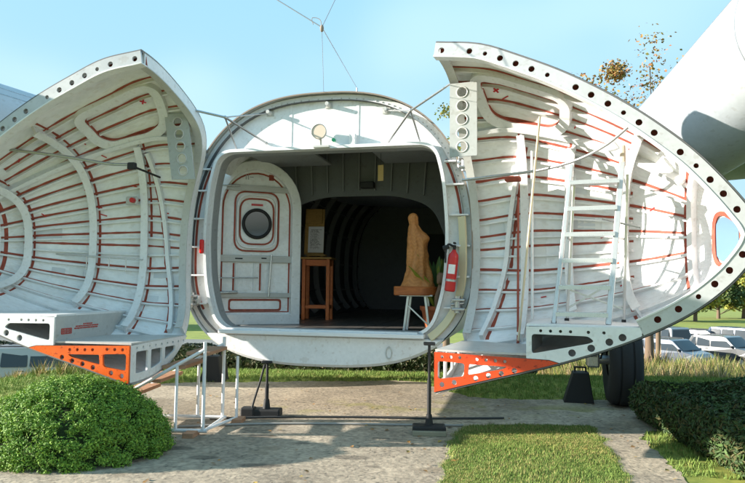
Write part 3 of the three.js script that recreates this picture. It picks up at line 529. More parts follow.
// tail booms, fins, tailplane, wing
for (const s of [-1, 1]) {
  const b = part('tail_boom', plane);
  const st = [[-10.2, 0.35], [-9.6, 0.72], [-8.6, 0.86], [-6, 0.80], [-3, 0.71], [0, 0.62], [3, 0.53], [6, 0.443], [7.4, 0.36], [8, 0.05]];
  const yA = (z) => 3.56 + (3.287 - 3.56) * (z + 6) / 12;
  mesh('boom_shell', grid(48, st.length - 1, (i, j) => { const [z, r] = st[Math.round(j * (st.length - 1))], t = i * 2 * Math.PI; return V3(s * 4.284 + r * Math.cos(t), yA(z) + r * Math.sin(t), z); }, [4, 12]), P.boom, b);
  for (const t of [0.62, 2.3, 2.52, 0.84]) { const A = [], N = []; for (let k = 1; k < st.length - 2; k++) { const [z, r] = st[k]; A.push(V3(s * 4.284 + r * Math.cos(t), yA(z) + r * Math.sin(t), z)); N.push(V3(Math.cos(t), Math.sin(t), 0)); } mesh('lap_joint', strip(A, N, 0.016, 0.004, -0.001), P.steel, b); }
  for (const zj of [-0.8, 2.2]) { const r = lerp(0.62, 0.53, zj / 3), A = [], N = []; for (let k = 0; k < 40; k++) { const t = k / 40 * 2 * Math.PI; A.push(V3(s * 4.284 + r * Math.cos(t), yA(zj) + r * Math.sin(t), zj)); N.push(V3(Math.cos(t), Math.sin(t), 0)); } mesh('lap_joint', strip(A, N, 0.016, 0.004, -0.001, true), P.steel, b); }
  const fin = plate(poly(rounded([[5.6, 3.2], [7.2, 2.9], [8.2, 3.4], [8.3, 5.3], [7.7, 6.0], [6.9, 5.8]], 0.5, 6)), 0.12, 0.03); fin.rotateY(-Math.PI / 2); fin.translate(s * 4.284 + 0.06, 0, 0); mesh('tail_fin', fin, P.boom, b);
}
{
  const foil = (c) => Array.from({ length: 28 }, (_, i) => { const t = i / 28 * 2 * Math.PI, x = 0.5 + 0.5 * Math.cos(t); return [-c * x, 0.17 * c * Math.sin(t) * Math.pow(1 - x * 0.86, 0.6) * 0.8 * (Math.sin(t) > 0 ? 1 : 0.6)]; });
  const wing = grid(27, 2, (i, j) => { const k = Math.abs(j * 2 - 1), c = lerp(3.7, 1.9, k), f = foil(c)[Math.round(i * 27) % 28]; return V3((j * 2 - 1) * 15.8, 3.32 + k * 0.9 + f[1], -3.6 - k * 0.3 + f[0] * 1); }, [3, 16]);
  mesh('wing', wing, P.boom, plane);
  const tp = plate(poly(rounded([[-4.2, 6.4], [4.2, 6.4], [4.2, 7.9], [-4.2, 7.9]], 0.1)), 0.14, 0.02); tp.rotateX(Math.PI / 2); tp.translate(0, 4.35, 0); mesh('tailplane', tp, P.boom, plane);
}
// main gear
for (const s of [-1, 1]) {
  const g = part('main_gear', plane), x = s * 3.5, z = -1.95, R = 0.58;
  const prof = [[0.2, -0.17], [0.42, -0.2], [0.52, -0.19], [0.565, -0.14], [0.575, -0.09], [0.575, -0.085], [0.56, -0.08], [0.56, -0.065], [0.58, -0.06], [0.582, 0], [0.58, 0.06], [0.56, 0.065], [0.56, 0.08], [0.575, 0.085], [0.565, 0.14], [0.52, 0.19], [0.42, 0.2], [0.2, 0.17]].map(p => new THREE.Vector2(p[0], p[1]));
  const ty = new THREE.LatheGeometry(prof, 48); ty.rotateZ(Math.PI / 2); ty.translate(x, R, z); mesh('tyre', ty, P.rubber, g);
  const rim = new THREE.CylinderGeometry(0.26, 0.26, 0.3, 28); rim.rotateZ(Math.PI / 2); rim.translate(x, R, z); mesh('rim', rim, P.steel, g);
  const i = x - s * 0.36;
  mesh('strut', merge([bar([i, R, z], [i - s * 0.05, 3.2, z - 0.2], 0.075, 0.09, 16), bar([i + s * 0.02, 0.9, z], [i, 1.5, z - 0.05], 0.05, 0.05, 12), box(0.16, 0.2, 0.24, i, R, z, 0.03), bar([i - s * 0.05, R, z], [x + s * 0.2, R, z], 0.06, 0.06, 14)]), P.steel, g);
  mesh('torque_link', merge([beam([i, 0.62, z + 0.1], [i, 0.85, z + 0.3], 0.09, 0.03), beam([i, 0.85, z + 0.3], [i, 1.1, z + 0.08], 0.09, 0.03)]), P.steel, g);
  mesh('brake_line', tube([[i + s * 0.09, 0.6, z + 0.1], [i + s * 0.12, 0.8, z + 0.2], [i + s * 0.05, 1.1, z + 0.12], [i + s * 0.03, 1.8, z]], 0.012, 30), P.black, g);
}
// aerial wires
{
  const J = wl(0.14, 3.73, 2.0), wire = (a, b, r) => bar(a, b, r, r, 6);
  const g = merge([wire(J, wl(-5.9, 7.87, 1.0), 0.005), wire(J, wl(1.6, 7.64, 1.0), 0.0035), wire(J, wl(0.2, 4.13, -1), 0.004), wire(J, V3(0.0, 3.76, 0.02), 0.0025), wire(wl(0.2, 4.13, -1), wl(0.2, 3.7, -1), 0.012)]);
  mesh('aerial_wire', g, P.steel, plane);
  const loop = tube([J.clone(), J.clone().add(V3(-0.02, 0.07, 0)), J.clone().add(V3(-0.09, 0.09, 0)), J.clone().add(V3(-0.08, 0.03, 0))], 0.003, 20, 5);
  const ins = new THREE.SphereGeometry(0.022, 10, 8); ins.scale(0.8, 1.5, 0.8); ins.translate(J.x, J.y - 0.01, J.z); mesh('insulator', merge([ins, loop]), P.seal, plane);
}

// ------------------------------------------------------------ things in and on the aircraft
const bodyW = (x, y, z) => { const v = V3(x, y, z).applyMatrix4(plane.matrixWorld); return [v.x, v.y, v.z]; };
{ // floodlight
  const t = thing('floodlight', 'round floodlight on a bracket above the cargo opening', 'lamp', bodyW(-0.02, 3.09, 0.04), -PHI);
  mesh('base', merge([box(0.2, 0.03, 0.1, 0.02, 0.02, 0, 0.008), bar([0, 0.02, 0], [0, 0.12, 0.02], 0.018)]), P.grey, t);
  const h = new THREE.LatheGeometry([[0.0, -0.1], [0.05, -0.09], [0.085, -0.02], [0.092, 0.02], [0.085, 0.03]].map(p => new THREE.Vector2(...p)), 28); h.rotateX(Math.PI / 2); h.translate(0, 0.185, 0.06); mesh('housing', h, P.grey, t);
  const l = new THREE.CylinderGeometry(0.083, 0.083, 0.01, 28); l.rotateX(Math.PI / 2); l.translate(0, 0.185, 0.078); mesh('lens', l, M(lin(0.62, 0.52, 0.42), 0.15), t);
}
{
  const t = thing('sensor_box', 'small white box on the rim above the cargo opening', 'box', bodyW(0.36, 3.095, 0.0), -PHI);
  mesh('body', box(0.075, 0.14, 0.09, 0, 0.09, 0, 0.01), P.white, t); mesh('foot', box(0.17, 0.02, 0.1, 0, 0.01, 0, 0.005), P.steel, t);
}
{ const g = bar([0.12, 3.2, -0.03], [0.12, 3.2, 0.0], 0.022); const a = single('indicator_lamp', g, M(lin(0.02, 0.35, 0.16), 0.25), 'small green indicator lamp beside the floodlight', 'lamp'); a.position.set(-0.1, 0, 0); a.rotation.y = -PHI; }
{
  const t = thing('hanging_tag', 'tan cardboard tag hanging below the ceiling of the hold', 'tag', bodyW(0.52, 2.93, -0.75), -PHI - 0.2);
  mesh('card', box(0.075, 0.2, 0.006), M(lin(0.48, 0.34, 0.14), 0.8), t); mesh('string', bar([0, 0.1, 0], [0, 0.25, 0], 0.003), P.black, t);
}
{ // fire extinguisher on the right coaming
  const t = thing('fire_extinguisher', 'red fire extinguisher strapped upright to the right edge of the opening', 'extinguisher', bodyW(1.49, 1.46, 0.16), -PHI); t.rotation.z = -0.11; t.scale.set(0.86, 1, 0.86);
  const cyl = new THREE.LatheGeometry([[0, 0], [0.055, 0], [0.066, 0.015], [0.066, 0.36], [0.058, 0.4], [0.03, 0.43], [0.022, 0.45], [0, 0.45]].map(p => new THREE.Vector2(...p)), 28); mesh('cylinder', cyl, P.red, t);
  const lb = new THREE.CylinderGeometry(0.0668, 0.0668, 0.1, 24, 1, true, -0.7, 1.4); lb.translate(0, 0.24, 0); mesh('label_sticker', lb, P.white, t);
  mesh('valve', merge([bar([0, 0.44, 0], [0, 0.5, 0], 0.02), box(0.03, 0.02, 0.12, 0, 0.52, 0.03, 0.006), box(0.03, 0.018, 0.1, 0, 0.49, 0.03, 0.006)]), P.black, t);
  mesh('hose', tube([[0, 0.48, 0], [-0.08, 0.5, 0.01], [-0.1, 0.42, 0.01], [-0.09, 0.3, 0.01]], 0.012, 24), P.black, t);
  const ho = bar([-0.07, 0.48, 0.0], [-0.14, 0.45, 0.0], 0.022, 0.032); mesh('horn', ho, P.black, t);
  const sp = new THREE.CylinderGeometry(0.07, 0.07, 0.025, 24, 1, true); sp.translate(0, 0.12, 0); mesh('strap', sp, P.steel, t);
  mesh('wall_bracket', box(0.03, 0.4, 0.05, 0.0, 0.2, -0.085), P.steel, t);
}
{ // tall wooden stand
  const t = thing('wooden_table', 'tall narrow orange-brown wooden table inside the hold', 'table', bodyW(-0.9, 0.983, -2.65), -PHI + 0.12);
  mesh('table_top', box(0.5, 0.03, 0.42, 0, 0.955, 0, 0.006), P.board, t);
  for (const x of [-0.19, 0.19]) for (const z of [-0.15, 0.15]) mesh('leg', box(0.055, 0.94, 0.055, x, 0.47, z, 0.006), P.wood, t);
  for (const z of [-0.15, 0.15]) { mesh('apron', box(0.33, 0.09, 0.025, 0, 0.885, z), P.wood, t); mesh('stretcher', box(0.33, 0.05, 0.025, 0, 0.2, z), P.wood, t); }
  for (const x of [-0.19, 0.19]) { mesh('apron', box(0.025, 0.09, 0.25, x, 0.885, 0), P.wood, t); mesh('stretcher', box(0.025, 0.05, 0.25, x, 0.2, 0), P.wood, t); }
  const d = thing('document_stand', 'wooden stand holding a printed white notice on the tall table', 'display stand', bodyW(-0.95, 1.953, -2.65), -PHI + 0.12);
  mesh('foot', merge([box(0.3, 0.025, 0.16, 0.02, 0.035, 0), box(0.03, 0.025, 0.2, -0.09, 0.0125, 0), box(0.03, 0.025, 0.2, 0.12, 0.0125, 0)]), P.board, d);
  const lean = (g) => { g.rotateX(-0.12); g.translate(0, 0.05, -0.02); return g; };
  mesh('back_board', lean(box(0.31, 0.74, 0.02, -0.03, 0.37, -0.012)), P.board, d);
  const note = tex(128, (q, r) => { const x = q, y = 1 - r; const row = Math.floor(y * 26), inr = (y * 26) % 1 < 0.5; const on = inr && x > 0.12 && x < 0.5 + 0.38 * vnoise(row * 3.7, 2) && row > 2 && row < 23 && vnoise(x * 40, row * 7) > 0.3; const k = on ? 0.5 : 0.86; return [k, k, k]; });
  mesh('notice', lean(box(0.25, 0.42, 0.006, 0.0, 0.24, 0.006)), M(lin(0.85, 0.85, 0.85), 0.8, 0, { map: note }), d);
  mesh('top_plaque', lean(box(0.27, 0.24, 0.03, -0.04, 0.62, 0.01, 0.01)), P.board, d);
}
{ // carved wooden sculpture on a slab, on a bench
  const b = thing('bench', 'small metal legged bench just inside the right of the opening', 'bench', bodyW(1.02, 0.983, -0.62), -PHI);
  mesh('seat', box(0.4, 0.02, 0.28, 0, 0.42, 0, 0.005), P.steel, b);
  for (const x of [-0.14, 0.15]) for (const z of [-0.1, 0.1]) mesh('leg', beam([x * 0.7, 0.415, z], [x * 1.05, 0, z], 0.03, 0.03), P.alu, b);
  mesh('brace', beam([-0.1, 0.3, 0.1], [0.14, 0.08, 0.1], 0.018, 0.018), P.alu, b);
  const t = thing('wood_sculpture', 'tall carved wooden figure on a rough slab at the right of the opening', 'sculpture', bodyW(1.0, 1.413, -0.62), -PHI);
  mesh('slab', (() => { const g = plate(poly(rounded([[-0.25, -0.15], [0.12, -0.17], [0.25, -0.1], [0.26, 0.12], [0.05, 0.17], [-0.22, 0.13]], 0.06)), 0.09, 0.008); g.rotateX(-Math.PI / 2); return g; })(), P.wood, t);
  const body = grid(72, 90, (i, j) => {
    const th = i * 2 * Math.PI, h = j, y = 0.09 + h * 0.9;
    let r = h < 0.16 ? lerp(0.165, 0.135, h / 0.16) : h < 0.3 ? lerp(0.135, 0.11, (h - 0.16) / 0.14) : h < 0.72 ? lerp(0.11, 0.08, (h - 0.3) / 0.42) : h < 0.84 ? lerp(0.08, 0.045, (h - 0.72) / 0.12) : h < 0.9 ? lerp(0.045, 0.05, (h - 0.84) / 0.06) : 0.05;
    if (h > 0.93) r = 0.05 * Math.sqrt(Math.max(0, 1 - Math.pow((h - 0.93) / 0.07, 2)));
    const folds = 1 + 0.10 * Math.sin(th * 7 + h * 5) * sstep(0.9, 0.3, h) * sstep(0.02, 0.2, h) + 0.07 * Math.sin(th * 3 + h * 11);
    const child = 0.065 * Math.exp(-Math.pow((h - 0.66) / 0.075, 2)) * Math.exp(-Math.pow((((th + Math.PI) % (2 * Math.PI)) - Math.PI - 0.2) / 0.6, 2)), arm = 0.03 * Math.exp(-Math.pow((h - 0.56) / 0.05, 2)) * Math.exp(-Math.pow((((th + Math.PI) % (2 * Math.PI)) - Math.PI + 0.9) / 0.8, 2));
    const nb = (fbm(i * 22 + 40, h * 7 + 3, 4, 22) - 0.5) * 0.04;
    const lean = 0.02 - 0.06 * sstep(0.3, 1, h);
    const rr = r * 1.16 * folds + child + arm + nb * (h < 0.95 ? 1 : 0);
    return V3(lean + rr * Math.cos(th) * 1.05, y, rr * Math.sin(th) * 0.85);
  }, [1, 2]);
  mesh('figure', body, P.carved, t);
}
{ // potted plant
  const t = thing('potted_plant', 'leafy green plant in a terracotta pot behind the sculpture', 'plant', bodyW(1.22, 0.983, -0.74), 0); t.scale.setScalar(1.22);
  const pot = new THREE.LatheGeometry([[0, 0], [0.1, 0], [0.14, 0.2], [0.155, 0.2], [0.155, 0.24], [0.135, 0.24], [0.13, 0.21], [0, 0.2]].map(p => new THREE.Vector2(...p)), 24); mesh('pot', pot, M(lin(0.5, 0.13, 0.045), 0.8), t);
  const r = rngOf(31), mats = [M(lin(0.10, 0.17, 0.03), 0.5), M(lin(0.22, 0.26, 0.03), 0.5), M(lin(0.05, 0.11, 0.03), 0.5)];
  for (let k = 0; k < 40; k++) { const a = r() * 6.28, L = 0.34 + r() * 0.42, up = 0.7 + r() * 0.8, pts = [], n = []; for (let i = 0; i <= 8; i++) { const q = i / 8; pts.push(V3(Math.cos(a) * L * q * Math.cos(up) * 0.9, 0.2 + L * q * Math.sin(up) * (1.25 - 0.45 * q), Math.sin(a) * L * q * Math.cos(up) * 0.9)); }
    const g = grid(2, 8, (i, j) => { const p = pts[Math.round(j * 8)].clone(), w = 0.035 * Math.sin(Math.PI * (0.08 + 0.9 * j)) * (i * 2 - 1); p.x += -Math.sin(a) * w; p.z += Math.cos(a) * w; p.y += -Math.abs(w) * 0.3; return p; }); mesh('leaf', g, mats[k % 3], t); }
  const d = thing('driftwood_carving', 'small dark twisted wood carving beside the potted plant', 'carving', bodyW(1.31, 0.983, -0.42), 0);
  const dp = []; for (let i = 0; i < 7; i++) dp.push([0.03 * Math.sin(i * 1.3), i * 0.1, 0.03 * Math.cos(i * 1.7)]);
  mesh('stem', tube(dp, 0.035, 30, 8), M(lin(0.16, 0.09, 0.05), 0.75), d);
  const kn = new THREE.IcosahedronGeometry(0.06, 3); const kp = kn.attributes.position; for (let i = 0; i < kp.count; i++) { const q = 1 + 0.5 * (vnoise(kp.getX(i) * 30 + 50, kp.getY(i) * 30 + 50) - 0.5); kp.setXYZ(i, kp.getX(i) * q, kp.getY(i) * q * 1.4, kp.getZ(i) * q); } kn.translate(0.02, 0.62, 0.02); kn.computeVertexNormals(); mesh('head', kn, M(lin(0.16, 0.09, 0.05), 0.75), d);
}
{ // step ladder standing in the right door (door frame -> world)
  doorR.updateMatrixWorld(true);
  const o = V3(1.24, 1.2, -0.33).applyMatrix4(doorR.matrixWorld);
  const t = thing('step_ladder', 'aluminium step ladder standing inside the right clamshell door', 'ladder', [o.x, o.y, o.z], -18 * RAD);
  const Hh = 1.42, top = 0.16, f0 = 0.12, rail = (x0, x1, z0, z1, w, nm) => mesh(nm, beam([x0, 0, z0], [x1, Hh, z1], w, 0.07, V3(0, 0, 1)), P.alu, t);
  rail(-0.235, -0.09, f0, -0.12, 0.035, 'rail'); rail(0.21, 0.34, f0, -0.12, 0.05, 'rail');
  mesh('rear_leg', beam([-0.17, 0, -0.42], [-0.07, Hh * 0.93, -0.15], 0.022, 0.03), P.alu, t); mesh('rear_leg', beam([0.33, 0, -0.42], [0.38, Hh * 0.93, -0.15], 0.022, 0.03), P.alu, t);
  for (let k = 0; k < 6; k++) { const q = (0.09 + k * 0.232) / Hh, x0 = lerp(-0.225, -0.08, q), x1 = lerp(0.2, 0.33, q), z = lerp(f0, -0.12, q), y = q * Hh; mesh('step', box(x1 - x0, 0.028, k === 5 ? 0.2 : 0.1, (x0 + x1) / 2, y, z, 0.006), P.alu, t); mesh('step_nosing', box(x1 - x0, 0.035, 0.012, (x0 + x1) / 2, y - 0.008, z + (k === 5 ? 0.106 : 0.056)), P.alu, t); }
  mesh('top_plate', merge([box(0.05, 0.2, 0.05, 0.345, Hh + 0.06, -0.12, 0.02)]), M(lin(0.62, 0.5, 0.4), 0.6), t);
  mesh('spreader', beam([-0.12, 0.75, 0.0], [-0.12, 0.75, -0.27], 0.01, 0.02), P.steel, t); mesh('spreader', beam([0.27, 0.75, 0.0], [0.35, 0.75, -0.27], 0.01, 0.02), P.steel, t);
  mesh('brace', beam([-0.16, 0.3, -0.38], [0.33, 0.12, -0.4], 0.018, 0.018), P.alu, t); mesh('brace', beam([-0.16, 0.12, -0.4], [0.33, 0.42, -0.36], 0.018, 0.018), P.alu, t);
  for (const [x, z] of [[-0.235, f0], [0.21, f0], [-0.17, -0.42], [0.33, -0.42]]) mesh('rubber_foot', box(0.04, 0.03, 0.06, x, 0.012, z, 0.006), P.rubber, t);
}

// ------------------------------------------------------------ steps, props, ground clutter
{
  const t = thing('boarding_steps', 'white tubular steel steps with wooden treads below the left door', 'steps', [0, 0, 0]);
  const z0 = 0.93, z1 = 0.24, W = P.white, top = [-1.13, 0.86], bot = [-2.5, 0.08];
  const yAt = (x) => lerp(bot[1], top[1], (x - bot[0]) / (top[0] - bot[0]));
  for (const z of [z0, z1]) {
    mesh('stringer', bar([bot[0], bot[1], z], [top[0], top[1], z], 0.018), W, t);
    mesh('post', bar([-1.14, 0.05, z], [-1.14, 0.93, z], 0.018), W, t);
    mesh('post', bar([-1.42, 0.05, z], [-1.42, yAt(-1.42), z], 0.016), W, t);
    mesh('base_rail', bar([-2.42, 0.05, z], [-1.1, 0.05, z], 0.018), W, t);
  }
  for (const x of [-1.12, -2.4]) mesh('base_tie', bar([x, 0.05, z0], [x, 0.05, z1], 0.018), W, t);
  mesh('post', bar([-0.98, 0.05, z1 + 0.02], [-0.98, 0.72, z1 + 0.02], 0.016), W, t); mesh('base_tie', bar([-0.98, 0.05, z1], [-1.14, 0.05, z0], 0.016), W, t);
  for (let k = 0; k < 5; k++) { const x = lerp(-1.22, -2.2, k / 4), y = yAt(x) - 0.0; mesh('tread', box(0.24, 0.035, z0 - z1 - 0.04, x, y, (z0 + z1) / 2, 0.005), P.plank, t); }
  const blk = (x, z, l) => { const g = box(0.11, 0.05, 0.2, x, 0.03, z, 0.005); single('wooden_block', g, P.plank, l, 'block', 'blocks under the boarding steps'); };
  blk(-1.24, 0.99, 'short wooden block under the front foot of the boarding steps'); blk(-0.95, 0.28, 'wooden block under the rear foot of the boarding steps');
}
{ // props
  const mk = (x, z, h, label) => {
    const t = thing('support_prop', label, 'prop', [x, 0, z], 0, 'props under the tail');
    mesh('pole', merge([bar([0, 0.08, 0], [0, h * 0.6, 0], 0.022), bar([0, h * 0.5, 0], [0, h, 0], 0.015)]), P.black, t);
    mesh('base', merge([box(0.34, 0.09, 0.2, 0, 0.05, 0, 0.02), bar([0, 0.05, 0], [0, 0.2, 0], 0.05, 0.03)]), P.black, t);
    mesh('head', box(0.12, 0.03, 0.1, 0, h, 0, 0.008), P.black, t); return t;
  };
  const a = mk(-0.72, -0.08, 0.625, 'black prop with a cable standing under the fuselage sill'); mesh('cable', tube([[-0.02, 0.6, 0.05], [-0.07, 0.4, 0.06], [-0.13, 0.2, 0.06], [-0.16, 0.07, 0.08]], 0.012, 30), P.black, a);
  mesh('weight', box(0.16, 0.11, 0.14, -0.2, 0.06, 0.04, 0.02), P.black, a);
  mk(1.12, 0.62, 0.92, 'thin black prop standing under the corner of the right door');
  const s = box(0.34, 0.05, 0.24, 1.12, 0.03, 0.64, 0.01); single('base_slab', s, M(lin(0.3, 0.28, 0.2), 0.95, 0, { map: grime }), 'mossy concrete slab under the right hand prop', 'slab');
}
{ // hoses across the apron
  const dk = M(lin(0.05, 0.05, 0.05), 0.7), lt = M(lin(0.32, 0.31, 0.29), 0.7);
  single('ground_cable', tube([[-1.3, 0.02, 0.18], [-0.6, 0.02, 0.02], [0.3, 0.02, -0.08], [1.2, 0.02, -0.1], [2.0, 0.02, -0.2]], 0.012, 60, 6), dk, 'dark cable lying across the apron nearest the fuselage', 'cable', 'cables on the apron');
  single('ground_cable', tube([[-1.5, 0.02, 0.62], [-0.7, 0.02, 0.4], [0.2, 0.02, 0.3], [1.0, 0.02, 0.28], [1.5, 0.02, 0.25]], 0.012, 60, 6), lt, 'pale grey cable lying across the apron nearest the camera', 'cable', 'cables on the apron');
}
for (const [x, z, l] of [[2.95, -1.5, 'black wedge shaped chock beside the right wheel'], [-2.36, -2.76, 'black wedge shaped chock beside the left wheel']]) {
  const t = thing('wheel_chock', l, 'chock', [x + 0.22, 0, z], -PHI, 'chocks at the main wheels');
  mesh('body', (() => { const g = plate(poly([[-0.18, 0], [0.18, 0], [0.12, 0.38], [-0.06, 0.38]]), 0.26, 0.01); g.translate(0, 0.01, -0.13); return g; })(), P.black, t);
  mesh('handle', merge([bar([-0.04, 0.38, 0], [-0.04, 0.46, 0], 0.012), bar([0.1, 0.38, 0], [0.1, 0.46, 0], 0.012), bar([-0.05, 0.46, 0], [0.11, 0.46, 0], 0.012)]), P.black, t);
}
{
  const t = thing('notice_board', 'white framed notice board standing beyond the fuselage doorway', 'board', [-3.6, 0, -2.9], 0.5);
  const f = plate(poly([[-0.4, 0.9], [0.4, 0.9], [0.4, 2.0], [-0.4, 2.0]], [[[-0.34, 0.96], [0.34, 0.96], [0.34, 1.94], [-0.34, 1.94]]]), 0.04); mesh('frame', f, P.white, t);
  mesh('panel', box(0.68, 0.98, 0.015, 0, 1.45, 0.012), M(lin(0.16, 0.3, 0.5), 0.4), t);
  for (const x of [-0.3, 0.3]) mesh('post', box(0.06, 1.0, 0.05, x, 0.45, 0.0), P.white, t);
}

// ------------------------------------------------------------ vegetation
function leafGeo(n, place, size, seed, colours, aspect = 0.5) {   // place(r) -> {p, n}
  const r = rngOf(seed), pos = [], nor = [], col = [], t = V3(), b = V3(), N = V3(), c = new THREE.Color();
  for (let k = 0; k < n; k++) {
    const q = place(r), L = size * (0.6 + 0.8 * r());
    N.set(r() - 0.5, r() - 0.5, r() - 0.5).multiplyScalar(1.7).add(q.n).normalize();
    t.set(r() - 0.5, r() - 0.2, r() - 0.5).cross(N).normalize(); b.crossVectors(N, t);
    const A = q.p, w = L * aspect, pts = [A.clone().addScaledVector(t, -L / 2), A.clone().addScaledVector(b, w / 2).addScaledVector(N, L * 0.08), A.clone().addScaledVector(t, L / 2), A.clone().addScaledVector(b, -w / 2).addScaledVector(N, L * 0.08)];
    const i = Math.floor(r() * colours.length), u = 0.8 + 0.4 * r(), cc = colours[i];
    for (const m of [0, 1, 2, 0, 2, 3]) { pos.push(pts[m].x, pts[m].y, pts[m].z); col.push(cc[0] * u, cc[1] * u, cc[2] * u); }
  }
  const g = new THREE.BufferGeometry(); g.setAttribute('position', new THREE.Float32BufferAttribute(pos, 3)); g.setAttribute('color', new THREE.Float32BufferAttribute(col, 3)); g.computeVertexNormals(); return g;
}
const leafMat = new THREE.MeshPhysicalMaterial({ vertexColors: true, roughness: 0.75, side: THREE.DoubleSide, transmission: 0.25, thickness: 0 });
const leafMatHard = new THREE.MeshStandardMaterial({ vertexColors: true, roughness: 0.7, side: THREE.DoubleSide });
{ // clipped round shrub, left foreground
  const cx = -2.06, cz = 1.64, rx = 0.8, hh = 0.62;
  const t = thing('round_shrub', 'clipped round bright green shrub in the left foreground', 'shrub', [cx, 0, cz]);
  const cr = rngOf(19), clumps = []; for (let k = 0; k < 800; k++) { const y = cr(), a = cr() * 6.283, q = Math.sqrt(1 - y * y); clumps.push({ d: V3(q * Math.cos(a), y, q * Math.sin(a)), k: 0.95 + 0.05 * cr() + 0.06 * (vnoise(a * 1.5 + 20, y * 3 + 20) - 0.5), r: 0.028 + 0.022 * cr() }); }
  const place = (r) => { const c = clumps[Math.floor(r() * clumps.length)], o = V3(r() + r() - 1, r() + r() - 1, r() + r() - 1).multiplyScalar(c.r * 1.6); const p = V3(c.d.x * rx * c.k, 0.02 + c.d.y * hh * c.k, c.d.z * rx * 0.85 * c.k).add(o); p.y = Math.max(0.01, p.y); return { p, n: c.d.clone().multiplyScalar(0.5).add(o.normalize().multiplyScalar(0.5)).add(V3(0, 0.25, 0)) }; };
  mesh('foliage', leafGeo(100000, place, 0.026, 11, [[0.14, 0.28, 0.022], [0.2, 0.36, 0.03], [0.10, 0.21, 0.018], [0.28, 0.43, 0.04], [0.15, 0.29, 0.022], [0.2, 0.35, 0.03]], 0.4), leafMat, t);
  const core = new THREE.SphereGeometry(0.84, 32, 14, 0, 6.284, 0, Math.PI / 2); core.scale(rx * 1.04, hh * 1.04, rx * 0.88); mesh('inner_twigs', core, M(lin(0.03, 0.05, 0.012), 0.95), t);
}
{ // yew hedge on the right
  const t = thing('yew_hedge', 'dark green clipped hedge in the right foreground', 'hedge', [5.62, 0, 1.25]);
  const place = (r) => { const x = (r() * 2 - 1) * 2.0, z = (r() * 2 - 1) * 1.75, f = r(); const sx = Math.pow(Math.abs(x) / 2.0, 4), sz = Math.pow(Math.abs(z) / 1.75, 4); const top = 0.60 * Math.pow(Math.max(0, 1 - sx * 0.75) * Math.max(0, 1 - sz * 0.75), 0.5) + 0.07 * (fbm(x * 2 + 40, z * 2 + 40, 3, 256) - 0.5) * 2;
    if (f < 0.6) return { p: V3(x, top - 0.1 * r() * r(), z), n: V3(x * 0.2, 1, z * 0.2) };
    const onX = r() < 0.5, yy = r(); const q = onX ? V3(Math.sign(x) * (2.0 + 0.1 * Math.sin(yy * 3.14) + 0.06 * (r() - 0.5)), yy * 0.42, z) : V3(x, yy * 0.42, Math.sign(z) * (1.75 + 0.1 * Math.sin(yy * 3.14) + 0.06 * (r() - 0.5))); return { p: q, n: onX ? V3(Math.sign(x), 0.3, 0) : V3(0, 0.3, Math.sign(z)) }; };
  mesh('foliage', leafGeo(60000, place, 0.07, 12, [[0.03, 0.06, 0.016], [0.045, 0.085, 0.02], [0.06, 0.11, 0.024], [0.08, 0.075, 0.022]], 0.3), leafMatHard, t);
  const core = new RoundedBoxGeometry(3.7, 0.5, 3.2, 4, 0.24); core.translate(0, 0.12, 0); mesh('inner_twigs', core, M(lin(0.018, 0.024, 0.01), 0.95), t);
}
function tree(name, label, x, z, h, spread, crownLo, n, size, cols, seed, group, trunkR = 0.16) {
  const y0 = height(x, z), t = thing(name, label, 'tree', [x, y0, z], 0, group), r = rngOf(seed), limbs = [], ends = [];
  const tr = tube([[0, -0.2, 0], [0.1 * r(), h * 0.25, 0.1 * r()], [-0.2 * r(), h * 0.5, 0.2 * r()], [0.1, h * 0.72, 0]], trunkR, 24, 10);
  const tp = tr.attributes.position; for (let i = 0; i < tp.count; i++) { const k = lerp(1.2, 0.35, clamp(tp.getY(i) / (h * 0.75))), cxx = 0; tp.setX(i, tp.getX(i) * k); tp.setZ(i, tp.getZ(i) * k); }
  for (let k = 0; k < 32; k++) { const yb = h * lerp(crownLo, 0.72, Math.pow(r(), 0.8)), a = r() * 6.28, L = spread * (0.45 + 0.6 * r()), up = 0.35 + r() * 0.9; const e = V3(Math.cos(a) * L, Math.min(h, yb + L * up * 0.8), Math.sin(a) * L), m = V3(Math.cos(a) * L * 0.5, yb + L * up * 0.3, Math.sin(a) * L * 0.5); limbs.push(tube([[0, yb, 0], m, e], trunkR * 0.22, 8, 5)); ends.push(e, m.clone().lerp(e, 0.5)); }
  ends.push(V3(0, h * 0.97, 0), V3(0.1, h * 0.85, 0));
  mesh('trunk', merge([tr]), M(lin(0.16, 0.11, 0.075), 0.95), t); mesh('limbs', merge(limbs), M(lin(0.14, 0.10, 0.07), 0.95), t);
  const cl = spread * 0.2; const place = (q) => { const e = ends[Math.floor(q() * ends.length)], d = V3(q() + q() + q() - 1.5, (q() + q() + q() - 1.5) * 0.8, q() + q() + q() - 1.5).multiplyScalar(cl); return { p: e.clone().add(d), n: d.clone().normalize().multiplyScalar(0.3).add(V3(0, 0.4, 0)) }; };
  mesh('crown', leafGeo(n, place, size, seed + 1, cols, 0.65), leafMat, t); return t;
}
const AUT = [[0.30, 0.16, 0.03], [0.36, 0.22, 0.05], [0.22, 0.15, 0.03], [0.34, 0.13, 0.04], [0.20, 0.19, 0.04]], YEL = [[0.30, 0.27, 0.04], [0.22, 0.24, 0.04], [0.36, 0.28, 0.05], [0.14, 0.19, 0.03]], GRN = [[0.08, 0.12, 0.025], [0.11, 0.15, 0.03], [0.06, 0.10, 0.02]];
tree('autumn_tree', 'orange leaved autumn tree rising behind the right clamshell door', 9.7, -20.5, 14.1, 2.6, 0.4, 42000, 0.15, AUT, 21, 'trees beyond the aircraft');
